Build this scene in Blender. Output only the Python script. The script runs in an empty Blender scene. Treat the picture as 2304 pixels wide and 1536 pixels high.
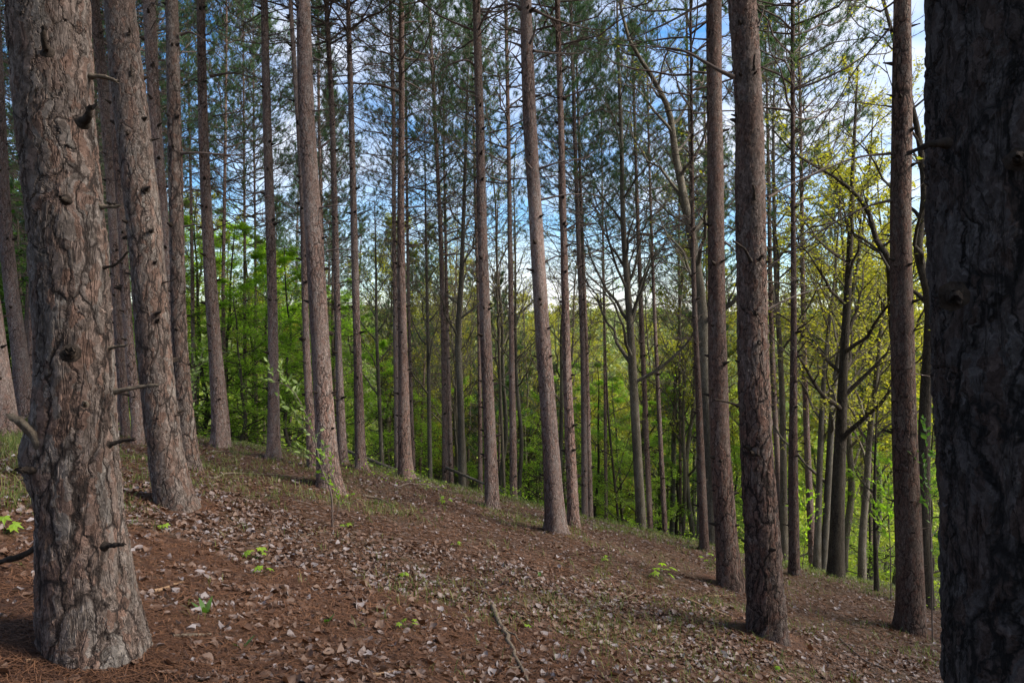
import bpy, math, random
import numpy as np
from mathutils import Vector, Matrix, Euler

# ------------------------------------------------------------------ camera, sky, sun, exposure
SC = bpy.context.scene
COL = SC.collection
F = 1536.0            # focal length in photograph pixels (photo 2304 wide)
CX, HY = 1152.0, 730.0  # image centre column and horizon row
CZ = 1.55
cam_d = bpy.data.cameras.new("camera"); cam = bpy.data.objects.new("camera", cam_d); COL.objects.link(cam)
cam.location = (0, 0, CZ); cam.rotation_euler = (math.radians(90), 0, 0)
cam_d.lens = 24.0; cam_d.sensor_width = 36.0; cam_d.shift_y = -(768 - HY) / 2304.0
cam_d.clip_start = 0.05; cam_d.clip_end = 6000
SC.camera = cam
SC.view_settings.view_transform = 'Standard'; SC.view_settings.look = 'None'
SC.view_settings.exposure = 1.2; SC.view_settings.gamma = 1.0
SUN_EL, SUN_AZ = math.radians(40), math.radians(92)
w = bpy.data.worlds.new("World"); SC.world = w; w.use_nodes = True
nt = w.node_tree; nt.nodes.clear()
out = nt.nodes.new('ShaderNodeOutputWorld'); bg = nt.nodes.new('ShaderNodeBackground')
sky = nt.nodes.new('ShaderNodeTexSky'); sky.sky_type = 'NISHITA'; sky.sun_disc = False
sky.sun_elevation = SUN_EL; sky.sun_rotation = SUN_AZ; sky.air_density = 1.0; sky.dust_density = 0.3; sky.ozone_density = 3.0
tc = nt.nodes.new('ShaderNodeTexCoord'); mp = nt.nodes.new('ShaderNodeMapping')
mp.inputs['Scale'].default_value = (1.0, 1.0, 1.9); mp.inputs['Location'].default_value = (0.35, 0.0, 0.6)
no = nt.nodes.new('ShaderNodeTexNoise'); no.inputs['Scale'].default_value = 3.2; no.inputs['Detail'].default_value = 7; no.inputs['Roughness'].default_value = 0.55
no.inputs['Distortion'].default_value = 0.5
rp = nt.nodes.new('ShaderNodeValToRGB'); rp.color_ramp.elements[0].position = 0.38; rp.color_ramp.elements[1].position = 0.70
mx = nt.nodes.new('ShaderNodeMixRGB'); mx.inputs[2].default_value = (4.9, 4.8, 4.9, 1)
nt.links.new(tc.outputs['Generated'], mp.inputs['Vector']); nt.links.new(mp.outputs[0], no.inputs['Vector'])
nt.links.new(no.outputs['Fac'], rp.inputs[0]); nt.links.new(rp.outputs[0], mx.inputs[0])
hs = nt.nodes.new('ShaderNodeHueSaturation'); hs.inputs['Saturation'].default_value = 1.28; nt.links.new(sky.outputs[0], hs.inputs['Color']); nt.links.new(hs.outputs[0], mx.inputs[1]); nt.links.new(mx.outputs[0], bg.inputs[0])
bg.inputs[1].default_value = 0.113
nt.links.new(bg.outputs[0], out.inputs[0])
sl = bpy.data.lights.new("sun", 'SUN'); sl.energy = 5.0; sl.angle = math.radians(34); sl.color = (1.0, 0.90, 0.78)
so = bpy.data.objects.new("sun", sl); COL.objects.link(so)
sdir = Vector((math.sin(SUN_AZ) * math.cos(SUN_EL), math.cos(SUN_AZ) * math.cos(SUN_EL), math.sin(SUN_EL)))
so.rotation_euler = sdir.to_track_quat('Z', 'Y').to_euler(); so.location = (20, 0, 30)
SC.cycles.max_bounces = 6; SC.cycles.diffuse_bounces = 3; SC.cycles.glossy_bounces = 1
SC.cycles.transmission_bounces = 3; SC.cycles.transparent_max_bounces = 4
SC.cycles.caustics_reflective = False; SC.cycles.caustics_refractive = False

RNG = np.random.default_rng(7)

# ------------------------------------------------------------------ noise and terrain
_tab = np.random.default_rng(3).random((256, 256))
def vnoise(x, y):
    x = np.asarray(x, float); y = np.asarray(y, float)
    xi = np.floor(x).astype(int); yi = np.floor(y).astype(int); fx = x - xi; fy = y - yi
    fx = fx * fx * (3 - 2 * fx); fy = fy * fy * (3 - 2 * fy)
    g = lambda a, b: _tab[a & 255, b & 255]
    return (g(xi, yi) * (1 - fx) + g(xi + 1, yi) * fx) * (1 - fy) + (g(xi, yi + 1) * (1 - fx) + g(xi + 1, yi + 1) * fx) * fy
def fbm(x, y, o=4):
    s = 0; a = 0.5
    for i in range(o):
        s = s + a * vnoise(x * 2 ** i + 17 * i, y * 2 ** i + 31 * i); a *= 0.5
    return s
def sstep(a, b, x):
    t = np.clip((x - a) / (b - a), 0, 1); return t * t * (3 - 2 * t)
MOUNDS = []
def gh(x, y):
    x = np.asarray(x, float); y = np.asarray(y, float)
    xl = np.where(x < -5, -5 + (x + 5) * 0.5, x)
    xl = np.where(x < -30, -17.5 + (x + 30) * 0.1, xl)
    xl = np.clip(xl, -24, 60)
    yy = np.maximum(y, -12)
    z = -0.232 * xl - 0.156 * yy
    t = np.maximum(y - 14.0, 0.0)
    ex = 0.36 * (0.45 + 0.55 * sstep(-22, -4, x))
    z = z - ex * (t - 7 * (1 - np.exp(-t / 7.0)))
    hill = 22.5 * sstep(150, 620, y) + 14 * (fbm(x / 170 + 5, y / 200) - .47) * sstep(150, 500, y) + 6 * sstep(-60, -300, x)
    fl = -24 + hill
    m = np.maximum(z, fl); z = m + 1.6 * np.log(np.exp((z - m) / 1.6) + np.exp((fl - m) / 1.6))
    z = z + (fbm(x * 0.9, y * 0.9, 3) - 0.44) * 0.24 + (fbm(x * 4, y * 4, 3) - 0.44) * 0.035
    for (mx_, my_, mr_) in MOUNDS:
        z = z + .055 * np.exp(-((x - mx_) ** 2 + (y - my_) ** 2) / (2 * (mr_ * 1.9) ** 2))
    return z
def world_at(px, py, d):
    return np.array([(px - CX) / F * d, d, CZ - (py - HY) / F * d])
def ground_at(px, py):
    ys = np.arange(1.2, 70, 0.02)
    zr = CZ - (py - HY) / F * ys
    g = gh((px - CX) / F * ys, ys)
    k = np.nonzero(zr <= g)[0]
    d = ys[k[0]] if len(k) else 17.0
    return float(d)
_m = []
for _px, _py, _w in ((207, 1468, 232), (393, 1140, 86), (1724, 1432, 92), (2052, 1420, 62), (1643, 1325, 60), (741, 1100, 56), (1252, 1195, 50), (1108, 1143, 36), (912, 1072, 34), (501, 1005, 42), (616, 1032, 32), (428, 1055, 46)):
    _d = ground_at(_px, _py); _m.append(((_px - CX) / F * _d, _d, _w / 2 / F * _d))
MOUNDS.extend(_m)

# ------------------------------------------------------------------ mesh building
def mesh_np(name, V, faces, mats, parent=None, smooth=True, fm=None, loc=None):
    """faces: list of int arrays (k x n); fm: material index per array"""
    me = bpy.data.meshes.new(name)
    V = np.ascontiguousarray(V, dtype=np.float32)
    me.vertices.add(len(V)); me.vertices.foreach_set('co', V.ravel())
    li = np.concatenate([f.ravel() for f in faces]).astype(np.int32)
    tot = np.concatenate([np.full(len(f), f.shape[1]) for f in faces])
    st = np.concatenate([[0], np.cumsum(tot)[:-1]]).astype(np.int32)
    me.loops.add(len(li)); me.loops.foreach_set('vertex_index', li)
    me.polygons.add(len(tot)); me.polygons.foreach_set('loop_start', st)
    if fm is not None:
        me.polygons.foreach_set('material_index', np.concatenate([np.full(len(f), m) for f, m in zip(faces, fm)]).astype(np.int32))
    me.polygons.foreach_set('use_smooth', np.full(len(tot), bool(smooth)))
    me.update(calc_edges=True); me.validate()
    for m in (mats if isinstance(mats, (list, tuple)) else [mats]): me.materials.append(m)
    o = bpy.data.objects.new(name, me); COL.objects.link(o)
    if parent is not None: o.parent = parent
    if loc is not None: o.location = loc
    return o
def tubes(P, R, sides=5, cap=False):
    """P (m,n,3), R (m,n) -> verts, quads for m tubes at once"""
    P = np.asarray(P, float); R = np.asarray(R, float)
    m, n, _ = P.shape
    T = np.gradient(P, axis=1); T /= np.linalg.norm(T, axis=2, keepdims=True) + 1e-9
    ref = np.zeros_like(T); ref[..., 2] = 1
    vert = np.abs(T[:, :1, 2:3]) > 0.8
    ref = np.where(vert, np.array([1.0, 0, 0]), ref)
    A = np.cross(T, ref); A /= np.linalg.norm(A, axis=2, keepdims=True) + 1e-9
    B = np.cross(T, A)
    a = np.arange(sides) / sides * 2 * np.pi
    V = P[:, :, None, :] + R[:, :, None, None] * (A[:, :, None, :] * np.cos(a)[None, None, :, None] + B[:, :, None, :] * np.sin(a)[None, None, :, None])
    idx = np.arange(m * n * sides).reshape(m, n, sides)
    q = np.stack([idx[:, :-1], np.roll(idx, -1, 2)[:, :-1], np.roll(idx, -1, 2)[:, 1:], idx[:, 1:]], -1).reshape(-1, 4)
    return V.reshape(-1, 3), q
class Acc:
    def __init__(s): s.V = []; s.F = {}; s.n = 0
    def add(s, V, f, mi=0):
        s.V.append(V); s.F.setdefault((mi, f.shape[1]), []).append(f + s.n); s.n += len(V)
    def build(s, name, mats, parent=None, smooth=True, loc=None):
        ks = sorted(s.F)
        return mesh_np(name, np.concatenate(s.V), [np.concatenate(s.F[k]) for k in ks], mats, parent, smooth, [k[0] for k in ks], loc)
def empty(name, loc, label=None, cat=None, group=None):
    o = bpy.data.objects.new(name, None); COL.objects.link(o); o.location = loc; o.empty_display_size = 0.1
    if label: o['label'] = label
    if cat: o['category'] = cat
    if group: o['group'] = group
    return o
def tag(o, label=None, cat=None, group=None, kind=None):
    if label: o['label'] = label
    if cat: o['category'] = cat
    if group: o['group'] = group
    if kind: o['kind'] = kind
    return o
def unit(v): return v / (np.linalg.norm(v, axis=-1, keepdims=True) + 1e-9)
def dirs(az, el): return np.stack([np.cos(az) * np.cos(el), np.sin(az) * np.cos(el), np.sin(el)], -1)

# ------------------------------------------------------------------ materials
def newmat(name):
    m = bpy.data.materials.new(name); m.use_nodes = True; t = m.node_tree; t.nodes.clear()
    o = t.nodes.new('ShaderNodeOutputMaterial'); return m, t, o
def N(t, kind, **kw):
    n = t.nodes.new(kind)
    for k, v in kw.items():
        if k in n.inputs: n.inputs[k].default_value = v
        else: setattr(n, k, v)
    return n
def ramp(t, src, stops):
    r = t.nodes.new('ShaderNodeValToRGB'); e = r.color_ramp.elements
    while len(e) < len(stops): e.new(0.5)
    for k, (p, c) in enumerate(stops):
        e[k].position = p; e[k].color = (*c, 1) if len(c) == 3 else c
    t.links.new(src, r.inputs[0]); return r
def math_(t, op, a, b=None, c=None):
    n = t.nodes.new('ShaderNodeMath'); n.operation = op
    for i, v in enumerate((a, b, c)):
        if v is None: continue
        if isinstance(v, (int, float)): n.inputs[i].default_value = v
        else: t.links.new(v, n.inputs[i])
    return n.outputs[0]
def mixc(t, fac, a, b, mode='MIX'):
    n = t.nodes.new('ShaderNodeMixRGB'); n.blend_type = mode
    for i, v in zip((0, 1, 2), (fac, a, b)):
        if isinstance(v, (int, float)): n.inputs[i].default_value = v
        elif isinstance(v, tuple): n.inputs[i].default_value = (*v, 1)
        else: t.links.new(v, n.inputs[i])
    return n.outputs[0]

def bark_material(name, disp, scale=1.0, cols=None, amp=1.0):
    m, t, o = newmat(name)
    cols = cols or dict(plate=(0.235, 0.180, 0.163), grey=(0.250, 0.220, 0.210), red=(0.215, 0.130, 0.105), furrow=(0.045, 0.032, 0.028))
    tc = N(t, 'ShaderNodeTexCoord'); oi = N(t, 'ShaderNodeObjectInfo')
    off = N(t, 'ShaderNodeVectorMath', operation='SCALE'); off.inputs[0].default_value = (37.0, 11.0, 23.0)
    t.links.new(oi.outputs['Random'], off.inputs['Scale'])
    ad = N(t, 'ShaderNodeVectorMath', operation='ADD'); t.links.new(tc.outputs['Object'], ad.inputs[0]); t.links.new(off.outputs[0], ad.inputs[1])
    nz = N(t, 'ShaderNodeTexNoise', Scale=7.0 * scale, Detail=5.0, Roughness=0.62)
    t.links.new(ad.outputs[0], nz.inputs['Vector'])
    dv = N(t, 'ShaderNodeVectorMath', operation='SCALE'); dv.inputs['Scale'].default_value = 0.11 / scale
    t.links.new(nz.outputs['Color'], dv.inputs[0])
    ad2 = N(t, 'ShaderNodeVectorMath', operation='ADD'); t.links.new(ad.outputs[0], ad2.inputs[0]); t.links.new(dv.outputs[0], ad2.inputs[1])
    mpp = N(t, 'ShaderNodeMapping'); mpp.inputs['Scale'].default_value = (1, 1, 0.24); t.links.new(ad2.outputs[0], mpp.inputs['Vector'])
    v1 = N(t, 'ShaderNodeTexVoronoi', feature='DISTANCE_TO_EDGE', Scale=17.0 * scale); t.links.new(mpp.outputs[0], v1.inputs['Vector'])
    mp2 = N(t, 'ShaderNodeMapping'); mp2.inputs['Scale'].default_value = (1, 1, 0.42); t.links.new(ad2.outputs[0], mp2.inputs['Vector'])
    v2 = N(t, 'ShaderNodeTexVoronoi', feature='F1', Scale=42.0 * scale); t.links.new(mp2.outputs[0], v2.inputs['Vector'])
    v3 = N(t, 'ShaderNodeTexVoronoi', feature='F1', Scale=95.0 * scale); t.links.new(mp2.outputs[0], v3.inputs['Vector'])
    vc = N(t, 'ShaderNodeTexVoronoi', feature='F1', Scale=17.0 * scale); t.links.new(mpp.outputs[0], vc.inputs['Vector'])
    fn = N(t, 'ShaderNodeTexNoise', Scale=120.0 * scale, Detail=3.0, Roughness=0.7); t.links.new(mp2.outputs[0], fn.inputs['Vector'])
    big = N(t, 'ShaderNodeTexNoise', Scale=2.3 * scale, Detail=2.0); t.links.new(mpp.outputs[0], big.inputs['Vector'])
    mp3 = N(t, 'ShaderNodeMapping'); mp3.inputs['Scale'].default_value = (1, 1, 0.20); t.links.new(ad.outputs[0], mp3.inputs['Vector'])
    rn = N(t, 'ShaderNodeTexNoise', Scale=26.0 * scale, Detail=4.0, Roughness=0.6, Distortion=0.6); t.links.new(mp3.outputs[0], rn.inputs['Vector'])
    rdg = math_(t, 'ABSOLUTE', math_(t, 'SUBTRACT', rn.outputs['Fac'], 0.5))
    rdg = math_(t, 'MINIMUM', math_(t, 'DIVIDE', rdg, math_(t, 'MAXIMUM', math_(t, 'MULTIPLY_ADD', big.outputs['Fac'], 0.16, -0.035), 0.004)), 1.0)
    # furrow mask, wider and deeper in places
    wd = math_(t, 'MAXIMUM', math_(t, 'MULTIPLY_ADD', big.outputs['Fac'], 0.75, -0.285), 0.004)
    crack = math_(t, 'DIVIDE', v1.outputs['Distance'], wd); crack = math_(t, 'MINIMUM', crack, 1.0); crack = math_(t, 'MAXIMUM', crack, 0.0)
    crack = math_(t, 'MULTIPLY', math_(t, 'POWER', crack, 0.7), math_(t, 'MULTIPLY_ADD', rdg, 0.75, 0.25))
    s2 = N(t, 'ShaderNodeSeparateColor'); t.links.new(v2.outputs['Color'], s2.inputs[0])
    s3 = N(t, 'ShaderNodeSeparateColor'); t.links.new(v3.outputs['Color'], s3.inputs[0])
    sc = N(t, 'ShaderNodeSeparateColor'); t.links.new(vc.outputs['Color'], sc.inputs[0])
    h = math_(t, 'MULTIPLY', crack, 0.42)
    h = math_(t, 'MULTIPLY_ADD', s2.outputs[0], 0.34, h)
    h = math_(t, 'MULTIPLY_ADD', s3.outputs[0], 0.20, h)
    h = math_(t, 'MULTIPLY_ADD', fn.outputs['Fac'], 0.22, h)
    h = math_(t, 'MULTIPLY_ADD', sc.outputs[1], 0.22, h)
    col = mixc(t, sc.outputs[0], cols['plate'], cols['grey'])
    redm = ramp(t, math_(t, 'MULTIPLY_ADD', s2.outputs[1], 0.5, math_(t, 'MULTIPLY', big.outputs['Fac'], 0.6)), [(0.50, (0, 0, 0)), (0.78, (.75, .75, .75))])
    col = mixc(t, redm.outputs[0], col, cols['red'])
    tint = ramp(t, s3.outputs[2], [(0, (0.60, 0.57, 0.55)), (0.5, (0.95, 0.95, 0.95)), (1, (1.40, 1.40, 1.40))])
    col = mixc(t, 1.0, col, tint.outputs[0], 'MULTIPLY')
    fine = ramp(t, fn.outputs['Fac'], [(0.3, (0.55, 0.55, 0.55)), (0.7, (1.35, 1.35, 1.35))])
    col = mixc(t, 1.0, col, fine.outputs[0], 'MULTIPLY')
    tr = ramp(t, oi.outputs['Random'], [(0, (0.86, 0.86, 0.88)), (0.5, (1.0, 0.97, 0.95)), (1, (1.14, 1.06, 1.02))])
    col = mixc(t, 1.0, col, tr.outputs[0], 'MULTIPLY')
    bg_ = N(t, 'ShaderNodeTexNoise', Scale=1.7, Detail=3.0); t.links.new(mpp.outputs[0], bg_.inputs['Vector'])
    col = mixc(t, 1.0, col, ramp(t, bg_.outputs['Fac'], [(0.32, (0.62, 0.60, 0.60)), (0.68, (1.18, 1.16, 1.12))]).outputs[0], 'MULTIPLY')
    cm = ramp(t, crack, [(0.12, (0, 0, 0)), (0.55, (1, 1, 1))])
    col = mixc(t, cm.outputs[0], cols['furrow'], col)
    b = N(t, 'ShaderNodeBsdfPrincipled', Roughness=0.92); b.inputs['Specular IOR Level'].default_value = 0.15
    t.links.new(col, b.inputs['Base Color']); t.links.new(b.outputs[0], o.inputs['Surface'])
    dn = N(t, 'ShaderNodeDisplacement', Midlevel=1.0, Scale=0.022 * amp / scale); t.links.new(h, dn.inputs['Height']); t.links.new(dn.outputs[0], o.inputs['Displacement'])
    m.displacement_method = 'BOTH' if disp else 'BUMP'
    return m
M = {}
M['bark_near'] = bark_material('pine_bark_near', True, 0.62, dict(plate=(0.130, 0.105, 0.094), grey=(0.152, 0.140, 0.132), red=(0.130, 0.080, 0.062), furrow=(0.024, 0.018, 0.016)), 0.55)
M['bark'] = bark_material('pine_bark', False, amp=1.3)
M['bark_brown_shaded'] = bark_material('shaded_brown_pine_bark', False, 0.75, dict(plate=(0.125, 0.090, 0.078), grey=(0.145, 0.122, 0.112), red=(0.125, 0.070, 0.055), furrow=(0.022, 0.015, 0.013)), 1.0)  # brown pine bark with the dimness of the right side put into its colour
M['bark_shade'] = bark_material('shaded_pine_bark_near', True, 0.62, dict(plate=(0.105, 0.078, 0.070), grey=(0.125, 0.110, 0.105), red=(0.105, 0.060, 0.048), furrow=(0.016, 0.012, 0.011)), 0.8)  # near bark copied darker, shade painted into the colours
M['bark_deep_shade'] = bark_material('deep_shade_pine_bark', True, 0.62, dict(plate=(0.050, 0.046, 0.048), grey=(0.068, 0.068, 0.072), red=(0.048, 0.034, 0.030), furrow=(0.010, 0.009, 0.009)), 0.7)  # near-black cool tones paint the right edge's shade into the bark
M['bark_dec'] = bark_material('smooth_bark', False, 1.6, dict(plate=(0.13, 0.12, 0.095), grey=(0.20, 0.195, 0.17), red=(0.10, 0.085, 0.06), furrow=(0.05, 0.045, 0.035)), 0.5)
M['bark_dark'] = bark_material('dark_bark', False, 1.3, dict(plate=(0.055, 0.05, 0.04), grey=(0.075, 0.07, 0.06), red=(0.05, 0.04, 0.03), furrow=(0.02, 0.018, 0.015)), 0.7)

def simple_mat(name, stops, rough=0.85, scale=25.0, bump=0.3, coord='Object', stretch=(1, 1, 1)):
    m, t, o = newmat(name)
    tc = N(t, 'ShaderNodeTexCoord'); mpp = N(t, 'ShaderNodeMapping'); mpp.inputs['Scale'].default_value = stretch
    t.links.new(tc.outputs[coord], mpp.inputs['Vector'])
    nz = N(t, 'ShaderNodeTexNoise', Scale=scale, Detail=4.0, Roughness=0.65); t.links.new(mpp.outputs[0], nz.inputs['Vector'])
    r = ramp(t, nz.outputs['Fac'], stops)
    b = N(t, 'ShaderNodeBsdfPrincipled', Roughness=rough); b.inputs['Specular IOR Level'].default_value = 0.2
    t.links.new(r.outputs[0], b.inputs['Base Color'])
    if bump:
        bn = N(t, 'ShaderNodeBump', Strength=bump, Distance=0.01); t.links.new(nz.outputs['Fac'], bn.inputs['Height']); t.links.new(bn.outputs[0], b.inputs['Normal'])
    t.links.new(b.outputs[0], o.inputs['Surface']); return m
M['twig'] = simple_mat('twig_bark', [(0.3, (0.055, 0.042, 0.038)), (0.7, (0.15, 0.115, 0.10))], 0.9, 14.0, 0.4)
M['deadwood'] = simple_mat('weathered_wood', [(0.3, (0.05, 0.038, 0.030)), (0.7, (0.17, 0.14, 0.105))], 0.9, 40.0, 0.6)
M['knot'] = simple_mat('dark_knot', [(0.3, (0.014, 0.011, 0.009)), (0.75, (0.055, 0.040, 0.031))], 0.95, 45.0, 0.8)
M['freshwood'] = simple_mat('fresh_wood', [(0.3, (0.12, 0.07, 0.042)), (0.7, (0.27, 0.18, 0.11))], 0.8, 40.0, 0.5)

def leaf_mat(name, stops, trans=0.45, tmul=(1.3, 1.5, 0.5), rough=0.55, isl=True):
    m, t, o = newmat(name)
    g = N(t, 'ShaderNodeNewGeometry'); oi = N(t, 'ShaderNodeObjectInfo')
    s = math_(t, 'MULTIPLY_ADD', oi.outputs['Random'], 0.35, math_(t, 'MULTIPLY', g.outputs['Random Per Island'], 0.65))
    r = ramp(t, s, stops)
    b = N(t, 'ShaderNodeBsdfPrincipled', Roughness=rough); b.inputs['Specular IOR Level'].default_value = 0.3
    t.links.new(r.outputs[0], b.inputs['Base Color'])
    if trans > 0:
        tl = N(t, 'ShaderNodeBsdfTranslucent'); t.links.new(mixc(t, 1.0, r.outputs[0], tmul, 'MULTIPLY'), tl.inputs['Color'])
        ms = N(t, 'ShaderNodeMixShader', Fac=trans); t.links.new(b.outputs[0], ms.inputs[1]); t.links.new(tl.outputs[0], ms.inputs[2])
        t.links.new(ms.outputs[0], o.inputs['Surface'])
    else: t.links.new(b.outputs[0], o.inputs['Surface'])
    return m
M['needle'] = leaf_mat('pine_needles', [(0, (0.035, 0.075, 0.045)), (0.5, (0.060, 0.120, 0.058)), (1, (0.105, 0.175, 0.065))], 0.3, (1.2, 1.3, 0.7))
M['leaf_green'] = leaf_mat('bright_green_leaves', [(0, (0.15, 0.27, 0.03)), (0.5, (0.25, 0.40, 0.045)), (1, (0.40, 0.52, 0.065))], 0.6)
M['leaf_yellow'] = leaf_mat('yellow_green_leaves', [(0, (0.19, 0.22, 0.03)), (0.5, (0.31, 0.33, 0.045)), (1, (0.48, 0.44, 0.07))], 0.5, (1.2, 1.2, 0.5))
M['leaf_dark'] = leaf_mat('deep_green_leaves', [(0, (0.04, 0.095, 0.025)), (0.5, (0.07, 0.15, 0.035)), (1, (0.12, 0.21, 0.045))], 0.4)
M['leaf_far'] = leaf_mat('valley_leaves', [(0, (0.20, 0.29, 0.04)), (0.5, (0.32, 0.40, 0.055)), (1, (0.48, 0.50, 0.08))], 0.5, (1.1, 1.2, 0.6))
M['leaf_distant'] = leaf_mat('distant_leaves', [(0, (0.12, 0.18, 0.060)), (0.5, (0.20, 0.25, 0.08)), (1, (0.31, 0.33, 0.12))], 0.3, (1.05, 1.1, 0.8))
M['leaf_pale'] = leaf_mat('pale_sapling_leaves', [(0, (0.14, 0.22, 0.06)), (1, (0.30, 0.38, 0.15))], 0.4, (1.1, 1.3, 0.6))
M['grass'] = leaf_mat('grass_blades', [(0, (0.05, 0.085, 0.02)), (0.5, (0.10, 0.14, 0.035)), (1, (0.24, 0.22, 0.09))], 0.35)
M['litter'] = leaf_mat('dead_leaves', [(0, (0.045, 0.024, 0.017)), (0.3, (0.095, 0.052, 0.034)), (0.52, (0.145, 0.095, 0.072)), (0.7, (0.19, 0.165, 0.168)), (1, (0.38, 0.36, 0.39))], 0.15, (1.2, 0.9, 0.6), 0.6)
M['dead_needle'] = leaf_mat('fallen_needles', [(0, (0.03, 0.014, 0.010)), (0.4, (0.09, 0.042, 0.023)), (0.75, (0.20, 0.098, 0.052)), (1, (0.42, 0.26, 0.15))], 0.0, rough=0.7)

def ground_material():
    m, t, o = newmat('forest_floor')
    tc = N(t, 'ShaderNodeTexCoord')
    a = N(t, 'ShaderNodeTexNoise', Scale=0.55, Detail=5.0, Roughness=0.6); t.links.new(tc.outputs['Object'], a.inputs['Vector'])
    b_ = N(t, 'ShaderNodeTexNoise', Scale=11.0, Detail=6.0, Roughness=0.75); t.links.new(tc.outputs['Object'], b_.inputs['Vector'])
    c_ = N(t, 'ShaderNodeTexNoise', Scale=95.0, Detail=4.0, Roughness=0.8); t.links.new(tc.outputs['Object'], c_.inputs['Vector'])
    col = ramp(t, b_.outputs['Fac'], [(0.25, (0.016, 0.009, 0.006)), (0.5, (0.040, 0.023, 0.014)), (0.78, (0.080, 0.050, 0.032))]).outputs[0]
    cr = ramp(t, c_.outputs['Fac'], [(0.35, (0.30, 0.28, 0.26)), (0.65, (1.6, 1.5, 1.45))]).outputs[0]
    col = mixc(t, 1.0, col, cr, 'MULTIPLY')
    lv = N(t, 'ShaderNodeTexVoronoi', feature='F1', Scale=24.0); dsn = N(t, 'ShaderNodeVectorMath', operation='MULTIPLY_ADD')
    t.links.new(b_.outputs['Color'], dsn.inputs[0]); dsn.inputs[1].default_value = (.09, .09, .09); t.links.new(tc.outputs['Object'], dsn.inputs[2]); t.links.new(dsn.outputs[0], lv.inputs['Vector'])
    ls = N(t, 'ShaderNodeSeparateColor'); t.links.new(lv.outputs['Color'], ls.inputs[0])
    lcol = ramp(t, ls.outputs[0], [(0, (0.05, 0.03, 0.022)), (0.5, (0.14, 0.095, 0.075)), (1, (0.22, 0.19, 0.185))]).outputs[0]
    lm = math_(t, 'GREATER_THAN', math_(t, 'MULTIPLY_ADD', a.outputs['Fac'], 0.9, ls.outputs[1]), 1.0)
    col = mixc(t, math_(t, 'MULTIPLY', lm, 0.7), col, lcol)
    gm = ramp(t, a.outputs['Fac'], [(0.50, (0, 0, 0)), (0.66, (1, 1, 1))]).outputs[0]
    col = mixc(t, math_(t, 'MULTIPLY', gm, 0.35), col, (0.085, 0.085, 0.038))
    sp = N(t, 'ShaderNodeSeparateXYZ'); t.links.new(tc.outputs['Object'], sp.inputs[0])
    far = math_(t, 'MULTIPLY_ADD', sp.outputs[1], 1 / 12.0, -17 / 12.0)
    far = math_(t, 'MINIMUM', math_(t, 'MAXIMUM', far, 0.0), 1.0)
    col = mixc(t, math_(t, 'MULTIPLY', far, 0.75), col, (0.060, 0.072, 0.028))
    b = N(t, 'ShaderNodeBsdfPrincipled', Roughness=0.95); b.inputs['Specular IOR Level'].default_value = 0.1
    t.links.new(col, b.inputs['Base Color'])
    hh = math_(t, 'MULTIPLY_ADD', c_.outputs['Fac'], 0.35, b_.outputs['Fac'])
    bn = N(t, 'ShaderNodeBump', Strength=0.9, Distance=0.04); t.links.new(hh, bn.inputs['Height']); t.links.new(bn.outputs[0], b.inputs['Normal'])
    t.links.new(b.outputs[0], o.inputs['Surface']); return m
M['ground'] = ground_material()

# ------------------------------------------------------------------ terrain sheet
def terrain():
    s = 3.0
    tx = np.linspace(-math.asinh(1800 / s), math.asinh(1800 / s), 620)
    ty = np.linspace(-math.asinh(60 / s), math.asinh(3200 / s), 620)
    X, Y = np.meshgrid(s * np.sinh(tx), 4 + s * np.sinh(ty))
    V = np.stack([X, Y, gh(X, Y)], -1).reshape(-1, 3)
    ny, nx = X.shape; i = np.arange(nx * ny).reshape(ny, nx)
    q = np.stack([i[:-1, :-1], i[:-1, 1:], i[1:, 1:], i[1:, :-1]], -1).reshape(-1, 4)
    tag(mesh_np('ground', V, [q], M['ground']), kind='structure')
terrain()

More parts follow.
